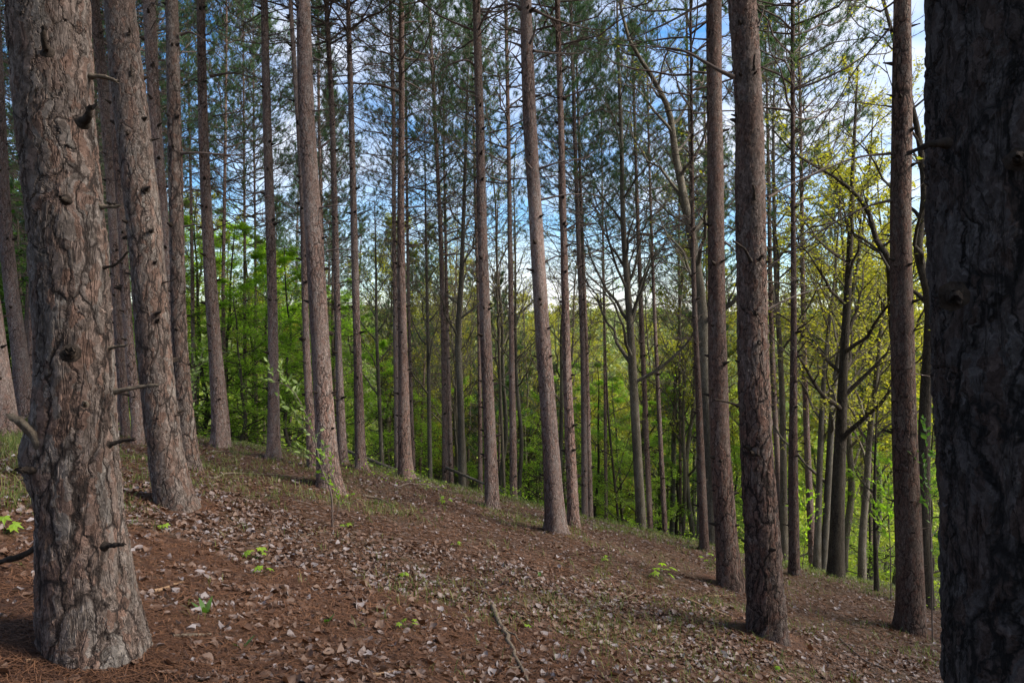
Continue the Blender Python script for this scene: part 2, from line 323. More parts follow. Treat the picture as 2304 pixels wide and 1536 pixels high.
# ------------------------------------------------------------------ trunks
def smooth_interp(t, tk, vk):
    tk = np.asarray(tk, float); vk = np.asarray(vk, float)
    if len(tk) < 3: return np.interp(t, tk, vk)
    mk = np.gradient(vk, tk)
    i = np.clip(np.searchsorted(tk, t) - 1, 0, len(tk) - 2); h = tk[i + 1] - tk[i]; s = np.clip((t - tk[i]) / h, 0, 1)
    r = (2 * s ** 3 - 3 * s ** 2 + 1) * vk[i] + (s ** 3 - 2 * s ** 2 + s) * h * mk[i] + (-2 * s ** 3 + 3 * s ** 2) * vk[i + 1] + (s ** 3 - s ** 2) * h * mk[i + 1]
    return r
class Trunk:
    """centre line and radius as functions of height above the base"""
    def __init__(s, pts, d, H, base_z=None, taper_top=0.02):
        pts = sorted(pts, key=lambda p: -p[0])       # base first (largest py)
        W = [world_at(x, y, d) for y, x, w in pts]; R = [w * .95 / 2 / F * d for y, x, w in pts]
        z0 = W[0][2]; s.base = W[0].copy()
        zs = [a[2] - z0 for a in W]; xs = [a[0] - W[0][0] for a in W]; rs = list(R)
        if base_z is not None and base_z < z0 - 0.02:      # real foot is below the last seen point
            sl = (xs[1] - xs[0]) / max(zs[1] - zs[0], .1) if len(xs) > 1 else 0
            dz = z0 - base_z
            zs = [0.0] + [q + dz for q in zs]; xs = [0.0] + [q + sl * dz for q in xs]; rs = [rs[0] * 1.12] + rs
            s.base = np.array([W[0][0] - sl * dz, d, base_z])
        top = zs[-1]
        if H > top + 0.5:
            sl = (xs[-1] - xs[-2]) / (zs[-1] - zs[-2]); sl = float(np.clip(sl, -0.09, 0.09))
            for f_ in (0.33, 0.66, 1.0):
                zz = top + (H - top) * f_
                xs.append(xs[-1] + sl * (H - top) * 0.33 * 0.8); zs.append(zz); rs.append(max(rs[-1 - 0] * (1 - 0.33 / (1.34 - f_ + 1e-6) * 0.8), taper_top))
        s.z, s.x, s.r, s.H, s.d = np.array(zs), np.array(xs), np.array(rs), zs[-1], d
        s.ph = random.uniform(0, 6.28)
    def c(s, z):
        z = np.asarray(z, float); return np.stack([smooth_interp(z, s.z, s.x), 0.05 * np.sin(z * 0.35 + s.ph) * np.minimum(z / 6, 1), z], -1)
    def rad(s, z): return np.interp(z, s.z, s.r)
def trunk_mesh(tk, mat, parent, step, topstep=0.3, ztop_fine=None, flare=0.28, bulges=(), name='trunk'):
    zf = ztop_fine if ztop_fine is not None else tk.H
    zz = np.concatenate([np.arange(-0.45, zf, step), np.arange(zf, tk.H, topstep), [tk.H]])
    rb = float(tk.rad(0.5)); sides = int(np.clip(2 * np.pi * rb / (step * 0.9), 9, 220))
    a = np.arange(sides) / sides * 2 * np.pi
    C = tk.c(np.maximum(zz, 0)); C[:, 2] = zz
    R = tk.rad(np.maximum(zz, 0))
    A, Z = np.meshgrid(a, zz)
    seed = tk.ph * 13
    lob = (vnoise(np.cos(A) * 1.6 + seed, np.sin(A) * 1.6 + 9) - 0.5)
    fl = np.exp(-np.maximum(Z, -0.3) / (rb * 1.3))
    rr = R[:, None] * (1 + flare * fl * (0.55 + 2.2 * lob) )
    rr *= 1 + 0.09 * (vnoise(np.cos(A) * 1.3 + seed + Z * 0.9, np.sin(A) * 1.3 + Z * 0.5) - 0.5)
    for (bz, ba, amp, sz, sa) in bulges:
        da = np.angle(np.exp(1j * (A - ba)))
        rr = rr + amp * np.exp(-((Z - bz) / sz) ** 2 - (da / sa) ** 2)
    V = np.stack([C[:, None, 0] + rr * np.cos(A), C[:, None, 1] + rr * np.sin(A), Z], -1)
    nz_, ns = A.shape; i = np.arange(nz_ * ns).reshape(nz_, ns)
    q = np.stack([i[:-1], np.roll(i, -1, 1)[:-1], np.roll(i, -1, 1)[1:], i[1:]], -1).reshape(-1, 4)
    return mesh_np(name, V.reshape(-1, 3), [q], mat, parent)

# ------------------------------------------------------------------ branch systems
def branch_batch(rng, p0, D, L, r0, n=7, up=0.0, wig=0.04):
    """curved branches: p0 (m,3), D (m,3), L (m), r0 (m)"""
    m = len(p0); s = np.linspace(0, 1, n)
    wv = np.cumsum(rng.normal(0, 1, (m, n, 3)), 1) * wig * L[:, None, None] * s[None, :, None] ** .5
    P = p0[:, None] + D[:, None] * (L[:, None] * s)[..., None] + wv
    P[..., 2] += (np.asarray(up) * np.ones(m))[:, None] * L[:, None] * s ** 2
    P[:, 0] = p0
    R = r0[:, None] * (1 - 0.82 * s)
    return P, R
def sample_on(rng, P, k, lo=0.25, hi=1.0, jitter=True):
    m, n, _ = P.shape
    s = np.linspace(lo, hi, k)[None] + (rng.uniform(-.5, .5, (m, k)) * (hi - lo) / k if jitter else 0)
    s = np.clip(s, 0.02, 0.999) * (n - 1); i = np.floor(s).astype(int); f = (s - i)[..., None]
    mi = np.arange(m)[:, None]
    pos = P[mi, i] * (1 - f) + P[mi, i + 1] * f; tan = unit(P[mi, i + 1] - P[mi, i])
    return pos.reshape(-1, 3), tan.reshape(-1, 3), (s / (n - 1)).reshape(-1)
def spread(rng, T, ang_lo, ang_hi, flat=0.5, alt=True):
    m = len(T); r = rng.normal(0, 1, (m, 3)); r[:, 2] *= flat
    side = unit(np.cross(T, np.array([0, 0, 1.0]))); sg = np.where(rng.random(m) < .5, 1, -1)[:, None]
    q = unit(side * sg * 1.3 + r * 0.7)
    q = unit(q - T * (q * T).sum(1, keepdims=True))
    a = rng.uniform(ang_lo, ang_hi, m)[:, None]
    return unit(T * np.cos(a) + q * np.sin(a))
def tuft_needles(rng, P, D, L=0.13, n=14, wd=0.005):
    m = len(P); D = unit(D)
    r = rng.normal(0, 1, (m, n, 3)); q = unit(r - D[:, None] * (r * D[:, None]).sum(2, keepdims=True))
    a = rng.uniform(0.25, 1.25, (m, n, 1))
    nd = D[:, None] * np.cos(a) + q * np.sin(a)
    b = P[:, None] - D[:, None] * rng.uniform(0, 0.09, (m, n, 1))
    ln = L * rng.uniform(0.7, 1.15, (m, n, 1))
    sd = unit(np.cross(nd, rng.normal(0, 1, (m, n, 3)))) * wd / 2
    V = np.stack([b - sd, b + sd, b + nd * ln], 2).reshape(-1, 3)
    return V, np.arange(len(V)).reshape(-1, 3)
def pine_crown(seed, Hc=10.0, Lmax=2.6, dens=1.0, low_bare=3.0):
    rng = np.random.default_rng(seed); acc = Acc()
    hs = np.arange(0.0, Hc, 0.42) ; p0 = []; az = []; el = []; L = []
    for h in hs:
        k = rng.integers(3, 6)
        for a in rng.uniform(0, 6.28) + np.arange(k) / k * 6.28 + rng.normal(0, .3, k):
            f = h / Hc
            p0.append((0, 0, h + rng.uniform(-.1, .1))); az.append(a); el.append(rng.uniform(-0.05, 0.45) + 0.7 * f)
            L.append(max(0.3, (Lmax * (1 - f ** 1.5) + 0.2) * rng.uniform(0.55, 1.1)))
    p0 = np.array(p0, float); az = np.array(az); el = np.array(el); L = np.array(L)
    P, R = branch_batch(rng, p0, dirs(az, el), L, 0.007 + 0.0065 * L, 8, 0.22, 0.045)
    acc.add(*tubes(P, R, 4), 0)
    k = 7
    q, t, s = sample_on(rng, P, k, 0.30, 0.98); D = spread(rng, t, 0.5, 1.0, 0.35)
    LL = np.repeat(L, k) * rng.uniform(.20, .42, len(q)) * (1.25 - 0.6 * s)
    hh = np.repeat(p0[:, 2], k)
    P2, R2 = branch_batch(rng, q, D, LL, np.full(len(q), .008), 5, 0.25, 0.05); acc.add(*tubes(P2, R2 * .8, 3), 0)
    q3, t3, s3 = sample_on(rng, P2, 3, 0.35, 0.9); D3 = spread(rng, t3, 0.4, 0.9, 0.5)
    L3 = np.repeat(LL, 3) * rng.uniform(.3, .6, len(q3))
    P3, R3 = branch_batch(rng, q3, D3, L3, np.full(len(q3), .0055), 4, 0.3, 0.05); acc.add(*tubes(P3, R3 * .8, 3), 0)
    tp = np.concatenate([P[:, -1], P2[:, -1], P3[:, -1]]); td = np.concatenate([P[:, -1] - P[:, -2], P2[:, -1] - P2[:, -2], P3[:, -1] - P3[:, -2]])
    hz = np.concatenate([p0[:, 2], hh, np.repeat(hh, 3)])
    keep = rng.random(len(tp)) < .60 * dens * np.clip(0.25 + hz / low_bare, 0, 1)
    tp = tp[keep]; td = unit(td[keep]); td[:, 2] += 0.35
    V, f = tuft_needles(rng, tp, td, 0.15, 24, 0.011); acc.add(V, f, 1)
    # a second ring of needles a little below each tip
    V, f = tuft_needles(rng, tp - unit(td) * 0.09, td, 0.13, 8, 0.011); acc.add(V, f, 1)
    o = acc.build('crown', [M['twig'], M['needle']]); return o
CROWNS = [pine_crown(11, 10, 2.7, 1.0), pine_crown(12, 9, 2.2, 0.9), pine_crown(13, 11, 3.0, 0.8, 4.0), pine_crown(14, 8, 1.9, 0.75)]
for c in CROWNS: COL.objects.unlink(c)

def dead_branches(rng, tk, z0, z1, step, Lr, parent, name='dead_branches', per=(3, 6)):
    p0 = []; az = []; L = []
    for h in np.arange(z0, z1, step):
        k = rng.integers(*per); f = (h - z0) / max(z1 - z0, .1)
        for a in rng.uniform(0, 6.28) + np.arange(k) / k * 6.28 + rng.normal(0, .4, k):
            c = tk.c(h + rng.uniform(-.04, .04)); p0.append(c + np.array([math.cos(a), math.sin(a), 0]) * tk.rad(h) * 0.8); az.append(a)
            L.append(Lr[0] + (Lr[1] - Lr[0]) * f * rng.uniform(.35, 1.1) if rng.random() > 0.22 else rng.uniform(0.08, 0.3))
    if not p0: return
    p0 = np.array(p0); L = np.array(L); az = np.array(az)
    acc = Acc()
    P, R = branch_batch(rng, p0, dirs(az, rng.uniform(-0.15, 0.45, len(p0))), L, 0.0035 + 0.0052 * L, 9, rng.uniform(-.2, .35, len(p0)), 0.06)
    acc.add(*tubes(P, R, 5))
    q, t, s = sample_on(rng, P, 9, 0.2, 0.98); LL = np.repeat(L, 9) * rng.uniform(.10, .42, len(q)); kp = np.repeat(L, 9) > 0.45
    q, t, LL = q[kp], t[kp], LL[kp]
    if len(q):
        P2, R2 = branch_batch(rng, q, spread(rng, t, .5, 1.1, .5), LL, 0.0028 + 0.005 * LL, 7, rng.uniform(-.3, .7, len(q)), 0.09); acc.add(*tubes(P2, R2, 3))
        q, t, s = sample_on(rng, P2, 3, 0.3, 0.95); L3 = np.repeat(LL, 3) * rng.uniform(.25, .6, len(q))
        P3, R3 = branch_batch(rng, q, spread(rng, t, .5, 1.1, .6), L3, np.full(len(q), .0033), 5, rng.uniform(-.4, .8, len(q)), 0.09); acc.add(*tubes(P3, R3, 3))
    return tag(acc.build(name, [M['twig']], parent), kind='stuff' if parent is not None else None)

def knots(rng, tk, z0, z1, step, parent, near):
    """the whorls of small knots and broken pegs up a red pine"""
    acc = Acc(); P = []; R = []
    for h in np.arange(z0, z1, step):
        k = rng.integers(1, 4)
        for a in rng.uniform(0, 6.28, k):
            r = float(tk.rad(h)); c = tk.c(h + rng.uniform(-.06, .06)); dd = np.array([math.cos(a), math.sin(a), 0.25])
            L = rng.uniform(.01, .05) if tk.d < 9.5 else rng.uniform(.03, .12); b = c + dd * r * 0.85
            P.append(b + dd * np.linspace(0, 1, 4)[:, None] * (r * .18 + L)); R.append(np.array([.030, .021, .014, .009]) * rng.uniform(.6, 1.3))
    V, q = tubes(np.array(P), np.array(R), 7); acc.add(V + rng.normal(0, .0015, V.shape), q)
    o = acc.build('knots', [M['knot']], parent); o['kind'] = 'stuff'; return o

def place_crown(tk, z, parent, seed):
    rng = random.Random(seed); src = CROWNS[rng.randrange(len(CROWNS))]
    o = src.copy(); o.name = 'crown'; COL.objects.link(o); o.parent = parent
    c = tk.c(z); s = (tk.H - z) / (10.0, 9.0, 11.0, 8.0)[CROWNS.index(src)]
    lean = (tk.c(tk.H) - c); lean = Vector((lean[0], lean[1], lean[2])).normalized()
    o.location = Vector(c.tolist())
    o.rotation_euler = (lean.to_track_quat('Z', 'Y') @ Euler((0, 0, rng.uniform(0, 6.28))).to_quaternion()).to_euler()
    ss = min(max(s, 0.75), 1.25); o.scale = (ss, ss, s)
    return o

PLACED = []   # (x, y) of trees, to keep random ones apart
def hand_branch(tk, parent, ctl, r0, name='dead_branch', mat='twig', fork=0, rng=None, dy=None, seed=0, tip=0.25):
    """a branch drawn through photograph points ctl=[(px,py,ddepth)...] at its trunk's distance"""
    rng = np.random.default_rng(seed + 500)
    Q = np.array([world_at(px, py, tk.d + dd) for px, py, dd in ctl]) - tk.base
    n = 14; t = np.linspace(0, len(Q) - 1, n)
    P = np.stack([smooth_interp(t, np.arange(len(Q)), Q[:, k]) for k in range(3)], -1)
    ln = np.linalg.norm(P[-1] - P[0])
    P += np.cumsum(rng.normal(0, .004 * ln ** .5, P.shape), 0) * np.linspace(0, 1, n)[:, None]
    stub = name == 'branch_stub'
    if stub: tip = 0.62; r0 = r0 * .85
    R = r0 * (1 - (1 - tip) * np.linspace(0, 1, n)) * (1 + rng.normal(0, .08, n)); R[0] *= 1.35; R[1] *= 1.12
    if name == 'branch_stub': R[:4] *= [1.35, 1.25, 1.15, 1.05]
    acc = Acc(); V, q = tubes(P[None], R[None], 9); V = V + rng.normal(0, r0 * (.13 if stub else .04), V.shape)
    if stub: V[-9:] += unit(P[-1] - P[-3]) * rng.uniform(-.9, 1.3, (9, 1)) * r0; P[-1] -= unit(P[-1] - P[-3]) * r0 * .5
    acc.add(V, q)
    e = len(V) - 9; acc.add(np.concatenate([V[e:], P[-1:]]), np.array([[k, (k + 1) % 9, 9] for k in range(9)]))
    if fork:
        qq, tt, s = sample_on(rng, P[None], fork, .2, .95); LL = rng.uniform(.15, .5, len(qq)) * ln * .7
        P2, R2 = branch_batch(rng, qq, spread(rng, tt, .4, 1.0, .8), LL, r0 * .35 * np.ones(len(qq)), 6, .05, .05); acc.add(*tubes(P2, R2, 4))
        qq, tt, s = sample_on(rng, P2, 4, .2, .95); L3 = np.repeat(LL, 4) * rng.uniform(.2, .6, len(qq))
        P3, R3 = branch_batch(rng, qq, spread(rng, tt, .4, 1.0, .8), L3, r0 * .15 * np.ones(len(qq)), 4, .05, .06); acc.add(*tubes(P3, R3, 3))
    return acc.build(name, [M[mat]], parent)

def pine(key, pts, label, d=None, H=19.0, crown_z=9.0, near=False, bulges=(), name='pine_tree', dead=(0.45, 2.0), dz=(3.9, None), flare=0.42, group='pines rising from the needle covered slope', bark=None):
    seed = abs(hash(key)) % 1000 if False else sum(ord(c) * (i + 3) for i, c in enumerate(key))
    random.seed(seed); rng = np.random.default_rng(seed)
    pts = sorted(pts, key=lambda p: -p[0]); by, bx, bw = pts[0]
    if d is None: d = ground_at(bx, by); base_z = None
    else:
        base_z = float(gh((bx - CX) / F * d, d))
    tk = Trunk(pts, d, H, base_z)
    tk.base[2] = min(tk.base[2], float(gh(tk.base[0], tk.base[1])) + 0.02)
    root = empty(name, tk.base.tolist(), label, 'tree', group)
    zvis = min(tk.H, (HY + 60) / F * d + CZ - tk.base[2])
    step = float(np.clip(d * 0.0028, 0.009, 0.06))
    mat = bark or (M['bark_near'] if d < 9.5 else M['bark'])
    trunk_mesh(tk, mat, root, step, 0.35, zvis, flare, bulges)
    if d > 4: knots(rng, tk, 0.9, min(zvis + .5, 9), 0.48, root, near)
    z1 = dz[1] or crown_z + 0.5
    if not near: dead_branches(rng, tk, dz[0], z1, 0.42, dead, root)
    elif zvis < tk.H: dead_branches(rng, tk, max(zvis + .3, 5), z1, 0.5, dead, root)
    if crown_z < tk.H - 1: place_crown(tk, crown_z, root, seed)
    PLACED.append((tk.base[0], tk.base[1]))
    print('TREE %-4s d=%.1f D=%.2f z=%.2f' % (key, d, 2 * float(tk.rad(1.3)), tk.base[2]))
    return root, tk

# ---- the nearest pines, traced one by one: (row, centre column, width) from top to foot
r1, t1 = pine('T1', [(0, 104, 178), (300, 124, 166), (550, 152, 164), (768, 166, 162), (1000, 174, 176), (1200, 184, 192), (1350, 196, 214), (1468, 207, 232)],
    'thick grey-brown pine trunk at the left edge with broken stubs and a burl', near=True, flare=0.10,
    bulges=[(0.93, math.pi * 1.12, 0.065, 0.15, 0.6)])
for i, (ctl, rr, mt) in enumerate([
    ([(108, 118, -.19), (100, 95, -.24), (97, 60, -.27)], .018, 'knot'),
    ([(188, 275, -.16), (198, 262, -.2), (208, 240, -.22)], .024, 'knot'),
    ([(150, 450, -.19), (142, 448, -.23), (136, 442, -.25)], .016, 'knot'),
    ([(160, 795, -.19), (158, 790, -.22)], .030, 'knot'),
    ([(192, 910, -.18), (190, 905, -.23)], .012, 'deadwood'),
    ([(115, 1030, -.10), (92, 1000, -.14), (62, 962, -.16), (32, 940, -.17)], .028, 'deadwood'),
    ([(105, 1062, -.12), (78, 1060, -.16), (45, 1057, -.19)], .024, 'knot'),
    ([(235, 1228, -.16), (255, 1226, -.18), (277, 1224, -.19)], .014, 'knot'),
    ([(258, 880, -.02), (300, 873, -.02), (343, 867, -.02)], .013, 'deadwood'),
    ([(245, 1000, -.08), (275, 992, -.08), (303, 987, -.08)], .012, 'knot'),
    ([(200, 172, .02), (235, 172, .02), (266, 181, .02)], .013, 'deadwood'),
    ([(225, 465, .02), (250, 466, .02), (270, 464, .02)], .011, 'deadwood'),
    ([(245, 783, .02), (270, 778, .02), (292, 773, .02)], .009, 'deadwood'),
    ([(225, 603, .0), (262, 596, .0), (290, 568, .0)], .009, 'knot'),
    ([(100, 1225, -.1), (40, 1250, -.1), (-40, 1272, -.1)], .017, 'knot')]):
    hand_branch(t1, r1, ctl, rr, 'branch_stub', mt, 0, seed=i)
r2, t2 = pine('T2', [(0, 272, 66), (250, 296, 76), (400, 312, 76), (550, 328, 78), (768, 345, 78), (1000, 371, 76), (1140, 393, 86)],
    'pinkish lit pine trunk leaning left, second large one from the left edge', near=True, flare=.30)
for i, (ctl, rr, mt) in enumerate([([(292, 75, -.12), (291, 62, -.16)], .015, 'knot'), ([(296, 170, -.13), (294, 145, -.16)], .013, 'knot'),
    ([(290, 305, -.13), (285, 298, -.19)], .018, 'knot'), ([(342, 315, 0), (352, 314, 0), (361, 312, 0)], .011, 'knot'),
    ([(330, 425, -.13), (335, 420, -.18)], .018, 'knot'), ([(340, 520, -.13), (344, 518, -.18)], .016, 'knot'), ([(352, 705, -.13), (362, 703, -.17)], .018, 'knot'),
    ([(365, 636, -.03), (385, 632, -.03), (400, 625, -.03)], .009, 'knot'), ([(390, 935, -.03), (402, 933, -.03), (413, 932, -.03)], .01, 'knot')]):
    hand_branch(t2, r2, ctl, rr, 'branch_stub', mt, 0, seed=30 + i)
r13, t13 = pine('T13', [(0, 1672, 66), (250, 1687, 64), (500, 1692, 70), (768, 1695, 72), (1000, 1703, 76), (1200, 1715, 82), (1350, 1722, 88), (1432, 1724, 92)],
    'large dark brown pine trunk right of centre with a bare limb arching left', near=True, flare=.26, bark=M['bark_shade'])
for i, (ctl, rr, fk, nm) in enumerate([
    ([(1650, 174, -.05), (1600, 150, -.1), (1540, 118, -.1), (1453, 107, 0)], .022, 0, 'dead_branch'),
    ([(1728, 445, 0), (1790, 410, .2), (1870, 365, .4), (1940, 250, .6), (2003, 60, .9)], .010, 5, 'dead_branch'),
    ([(1725, 697, 0), (1790, 665, .1), (1866, 641, .2)], .012, 0, 'dead_branch'),
    ([(1660, 912, -.1), (1635, 903, -.15), (1608, 899, -.2)], .015, 0, 'branch_stub'),
    ([(1690, 590, -.15), (1675, 560, -.22), (1650, 545, -.25)], .016, 0, 'branch_stub'),
    ([(1708, 585, -.15), (1714, 575, -.2)], .022, 0, 'branch_stub'),
    ([(1697, 158, -.13), (1697, 140, -.17), (1700, 122, -.19)], .017, 0, 'branch_stub'),
    ([(1696, 447, -.14), (1697, 435, -.18), (1694, 415, -.2)], .02, 0, 'branch_stub'),
    ([(1700, 705, -.14), (1700, 702, -.18)], .02, 0, 'branch_stub'),
    ([(1708, 770, -.14), (1708, 775, -.18)], .016, 0, 'branch_stub'),
    ([(1702, 1055, -.16), (1702, 1052, -.20)], .014, 0, 'branch_stub'),
    ([(1705, 60, -.05), (1712, 40, -.05), (1722, 10, -.05)], .012, 3, 'dead_branch')]):
    hand_branch(t13, r13, ctl, rr, nm, 'knot' if nm == 'branch_stub' else 'twig', fk, seed=60 + i)
r14, t14 = pine('T14', [(0, 2027, 38), (300, 2028, 44), (500, 2028, 46), (768, 2033, 50), (1000, 2038, 54), (1200, 2045, 58), (1420, 2052, 62)],
    'brown pine trunk near the right with long drooping bare branches to its left', near=True, flare=.30, bark=M['bark_brown_shaded'])
for i, (ctl, rr, fk) in enumerate([
    ([(2008, 345, 0), (1930, 355, -.1), (1850, 385, -.2), (1730, 442, -.1)], .018, 5), ([(2008, 450, 0), (1950, 465, 0), (1870, 505, .1), (1800, 555, .2), (1738, 592, .3)], .018, 5),
    ([(2005, 60, 0), (1930, 150, .3), (1880, 235, .5), (1800, 345, .8), (1738, 400, 1)], .014, 6), ([(2008, 240, 0), (1930, 232, .3), (1850, 225, .5)], .010, 5),
    ([(2045, 250, 0), (2065, 225, .1), (2080, 205, .2)], .009, 0), ([(2010, 540, 0), (1960, 540, .1), (1915, 540, .1)], .008, 2),
    ([(2045, 430, 0), (2062, 425, 0), (2082, 410, 0)], .010, 1), ([(2012, 880, 0), (1975, 870, .1), (1930, 862, .2)], .010, 3), ([(2013, 820, 0), (1970, 812, .2), (1925, 808, .3)], .007, 3),
    ([(2045, 835, 0), (2080, 845, .2), (2110, 850, .3)], .009, 3)]):
    hand_branch(t14, r14, ctl, rr, 'dead_branch', 'twig', fk, seed=90 + i)
r15, t15 = pine('T15', [(0, 2275, 350), (500, 2281, 354), (768, 2292, 356), (1000, 2304, 360), (1200, 2316, 366), (1536, 2326, 380)],
    'huge shadowed pine trunk filling the right edge of the view', d=1.9, near=True, flare=.26, bark=M['bark_deep_shade'])
for i, (ctl, rr) in enumerate([([(2130, 322, -.08), (2090, 326, -.10), (2040, 342, -.1)], .011), ([(2145, 668, -.17), (2150, 672, -.2)], .022), ([(2290, 360, -.2), (2295, 350, -.24)], .02)]):
    hand_branch(t15, r15, ctl, rr, 'branch_stub', 'knot', 0, seed=120 + i)

# ---- the middle pines
MID = [
 ('A', [(350, 5, 26), (600, 22, 30), (768, 42, 32), (950, 62, 42)], 'thin pine leaning left at the far left edge beside dark grass', {}),
 ('B', [(600, -30, 30), (768, -8, 36), (985, 18, 52)], 'pine cut by the left edge, its foot in dark green grass', {}),
 ('C', [(0, 214, 22), (300, 240, 24), (500, 252, 19), (768, 266, 17), (980, 284, 22)], 'narrow pine just right of the thick left trunk, the darker one', {}),
 ('D', [(0, 248, 14), (350, 266, 17), (500, 275, 17), (768, 291, 20), (998, 313, 27)], 'narrow pine beside the pinkish leaning trunk, on its left', {}),
 ('E', [(0, 337, 28), (250, 351, 26), (500, 370, 24), (768, 392, 22), (1010, 413, 26)], 'pine half hidden behind the right side of the pinkish leaning trunk', {}),
 ('T3', [(0, 384, 29), (300, 393, 32), (500, 398, 34), (768, 405, 36), (1055, 428, 46)], 'straight light brown pine right behind the pinkish leaning trunk', dict(near=True)),
 ('T4', [(0, 454, 18), (300, 460, 22), (500, 467, 25), (768, 482, 30), (1005, 501, 42)], 'brown pine by the grassy rise left of the bright green leaves', {}),
 ('T5', [(0, 597, 16), (300, 603, 20), (500, 608, 22), (768, 614, 23), (1032, 616, 32)], 'lone slim pine in front of the bright green leaves', {}),
 ('T6', [(0, 681, 32), (250, 688, 37), (500, 703, 40), (768, 720, 42), (950, 731, 46), (1100, 741, 56)], 'tall pinkish pine left of centre with a leafy sapling at its foot', dict(near=True)),
 ('L', [(0, 652, 10), (430, 678, 13), (768, 689, 16), (1055, 704, 26)], 'thin dark pine hugging the left side of the tall pinkish pine', {}),
 ('N', [(0, 735, 11), (250, 748, 12), (500, 755, 14), (768, 761, 15), (1042, 771, 24)], 'slim pine first to the right of the tall pinkish pine', {}),
 ('O', [(0, 782, 11), (250, 790, 13), (500, 797, 16), (768, 804, 18), (1055, 812, 26)], 'slim pine second to the right of the tall pinkish pine', {}),
 ('P', [(0, 903, 12), (250, 903, 14), (500, 901, 17), (768, 906, 22), (1072, 912, 34)], 'straight brown pine with a thinner twin trunk at its left', {}),
 ('T9', [(0, 1072, 18), (250, 1079, 20), (500, 1085, 23), (768, 1093, 27), (1000, 1103, 30), (1143, 1108, 36)], 'slightly curved pine in the centre of the row', {}),
 ('T10', [(0, 1183, 28), (250, 1191, 32), (500, 1206, 32), (768, 1222, 36), (1000, 1239, 40), (1195, 1252, 50)], 'stout pine right of centre leaning left, lit along its right edge', dict(near=True)),
 ('AA', [(0, 1254, 13), (250, 1262, 14), (500, 1268, 16), (768, 1274, 20), (1182, 1291, 28)], 'slender pine close on the right of the stout leaning one', {}),
 ('T12', [(0, 1608, 36), (250, 1610, 36), (500, 1613, 38), (768, 1615, 42), (1000, 1620, 46), (1200, 1634, 52), (1325, 1643, 60)], 'pine just left of the large dark brown trunk, foot on leaf litter', dict(near=True, bark=M['bark_brown_shaded'])),
 ('AL', [(300, 1556, 7), (650, 1562, 11), (900, 1573, 15), (1236, 1585, 22)], 'thin reddish pine left of the pair of large right trunks', dict(bark=M['bark_brown_shaded'])),
 ('AN', [(0, 1785, 9), (500, 1783, 11), (768, 1784, 15), (1000, 1784, 20), (1292, 1787, 26)], 'slim pine standing right of the large dark brown trunk', dict(bark=M['bark_brown_shaded'])),
]
TK = {}
for key, pts, lab, kw in MID:
    TK[key] = pine(key, pts, lab, **kw)
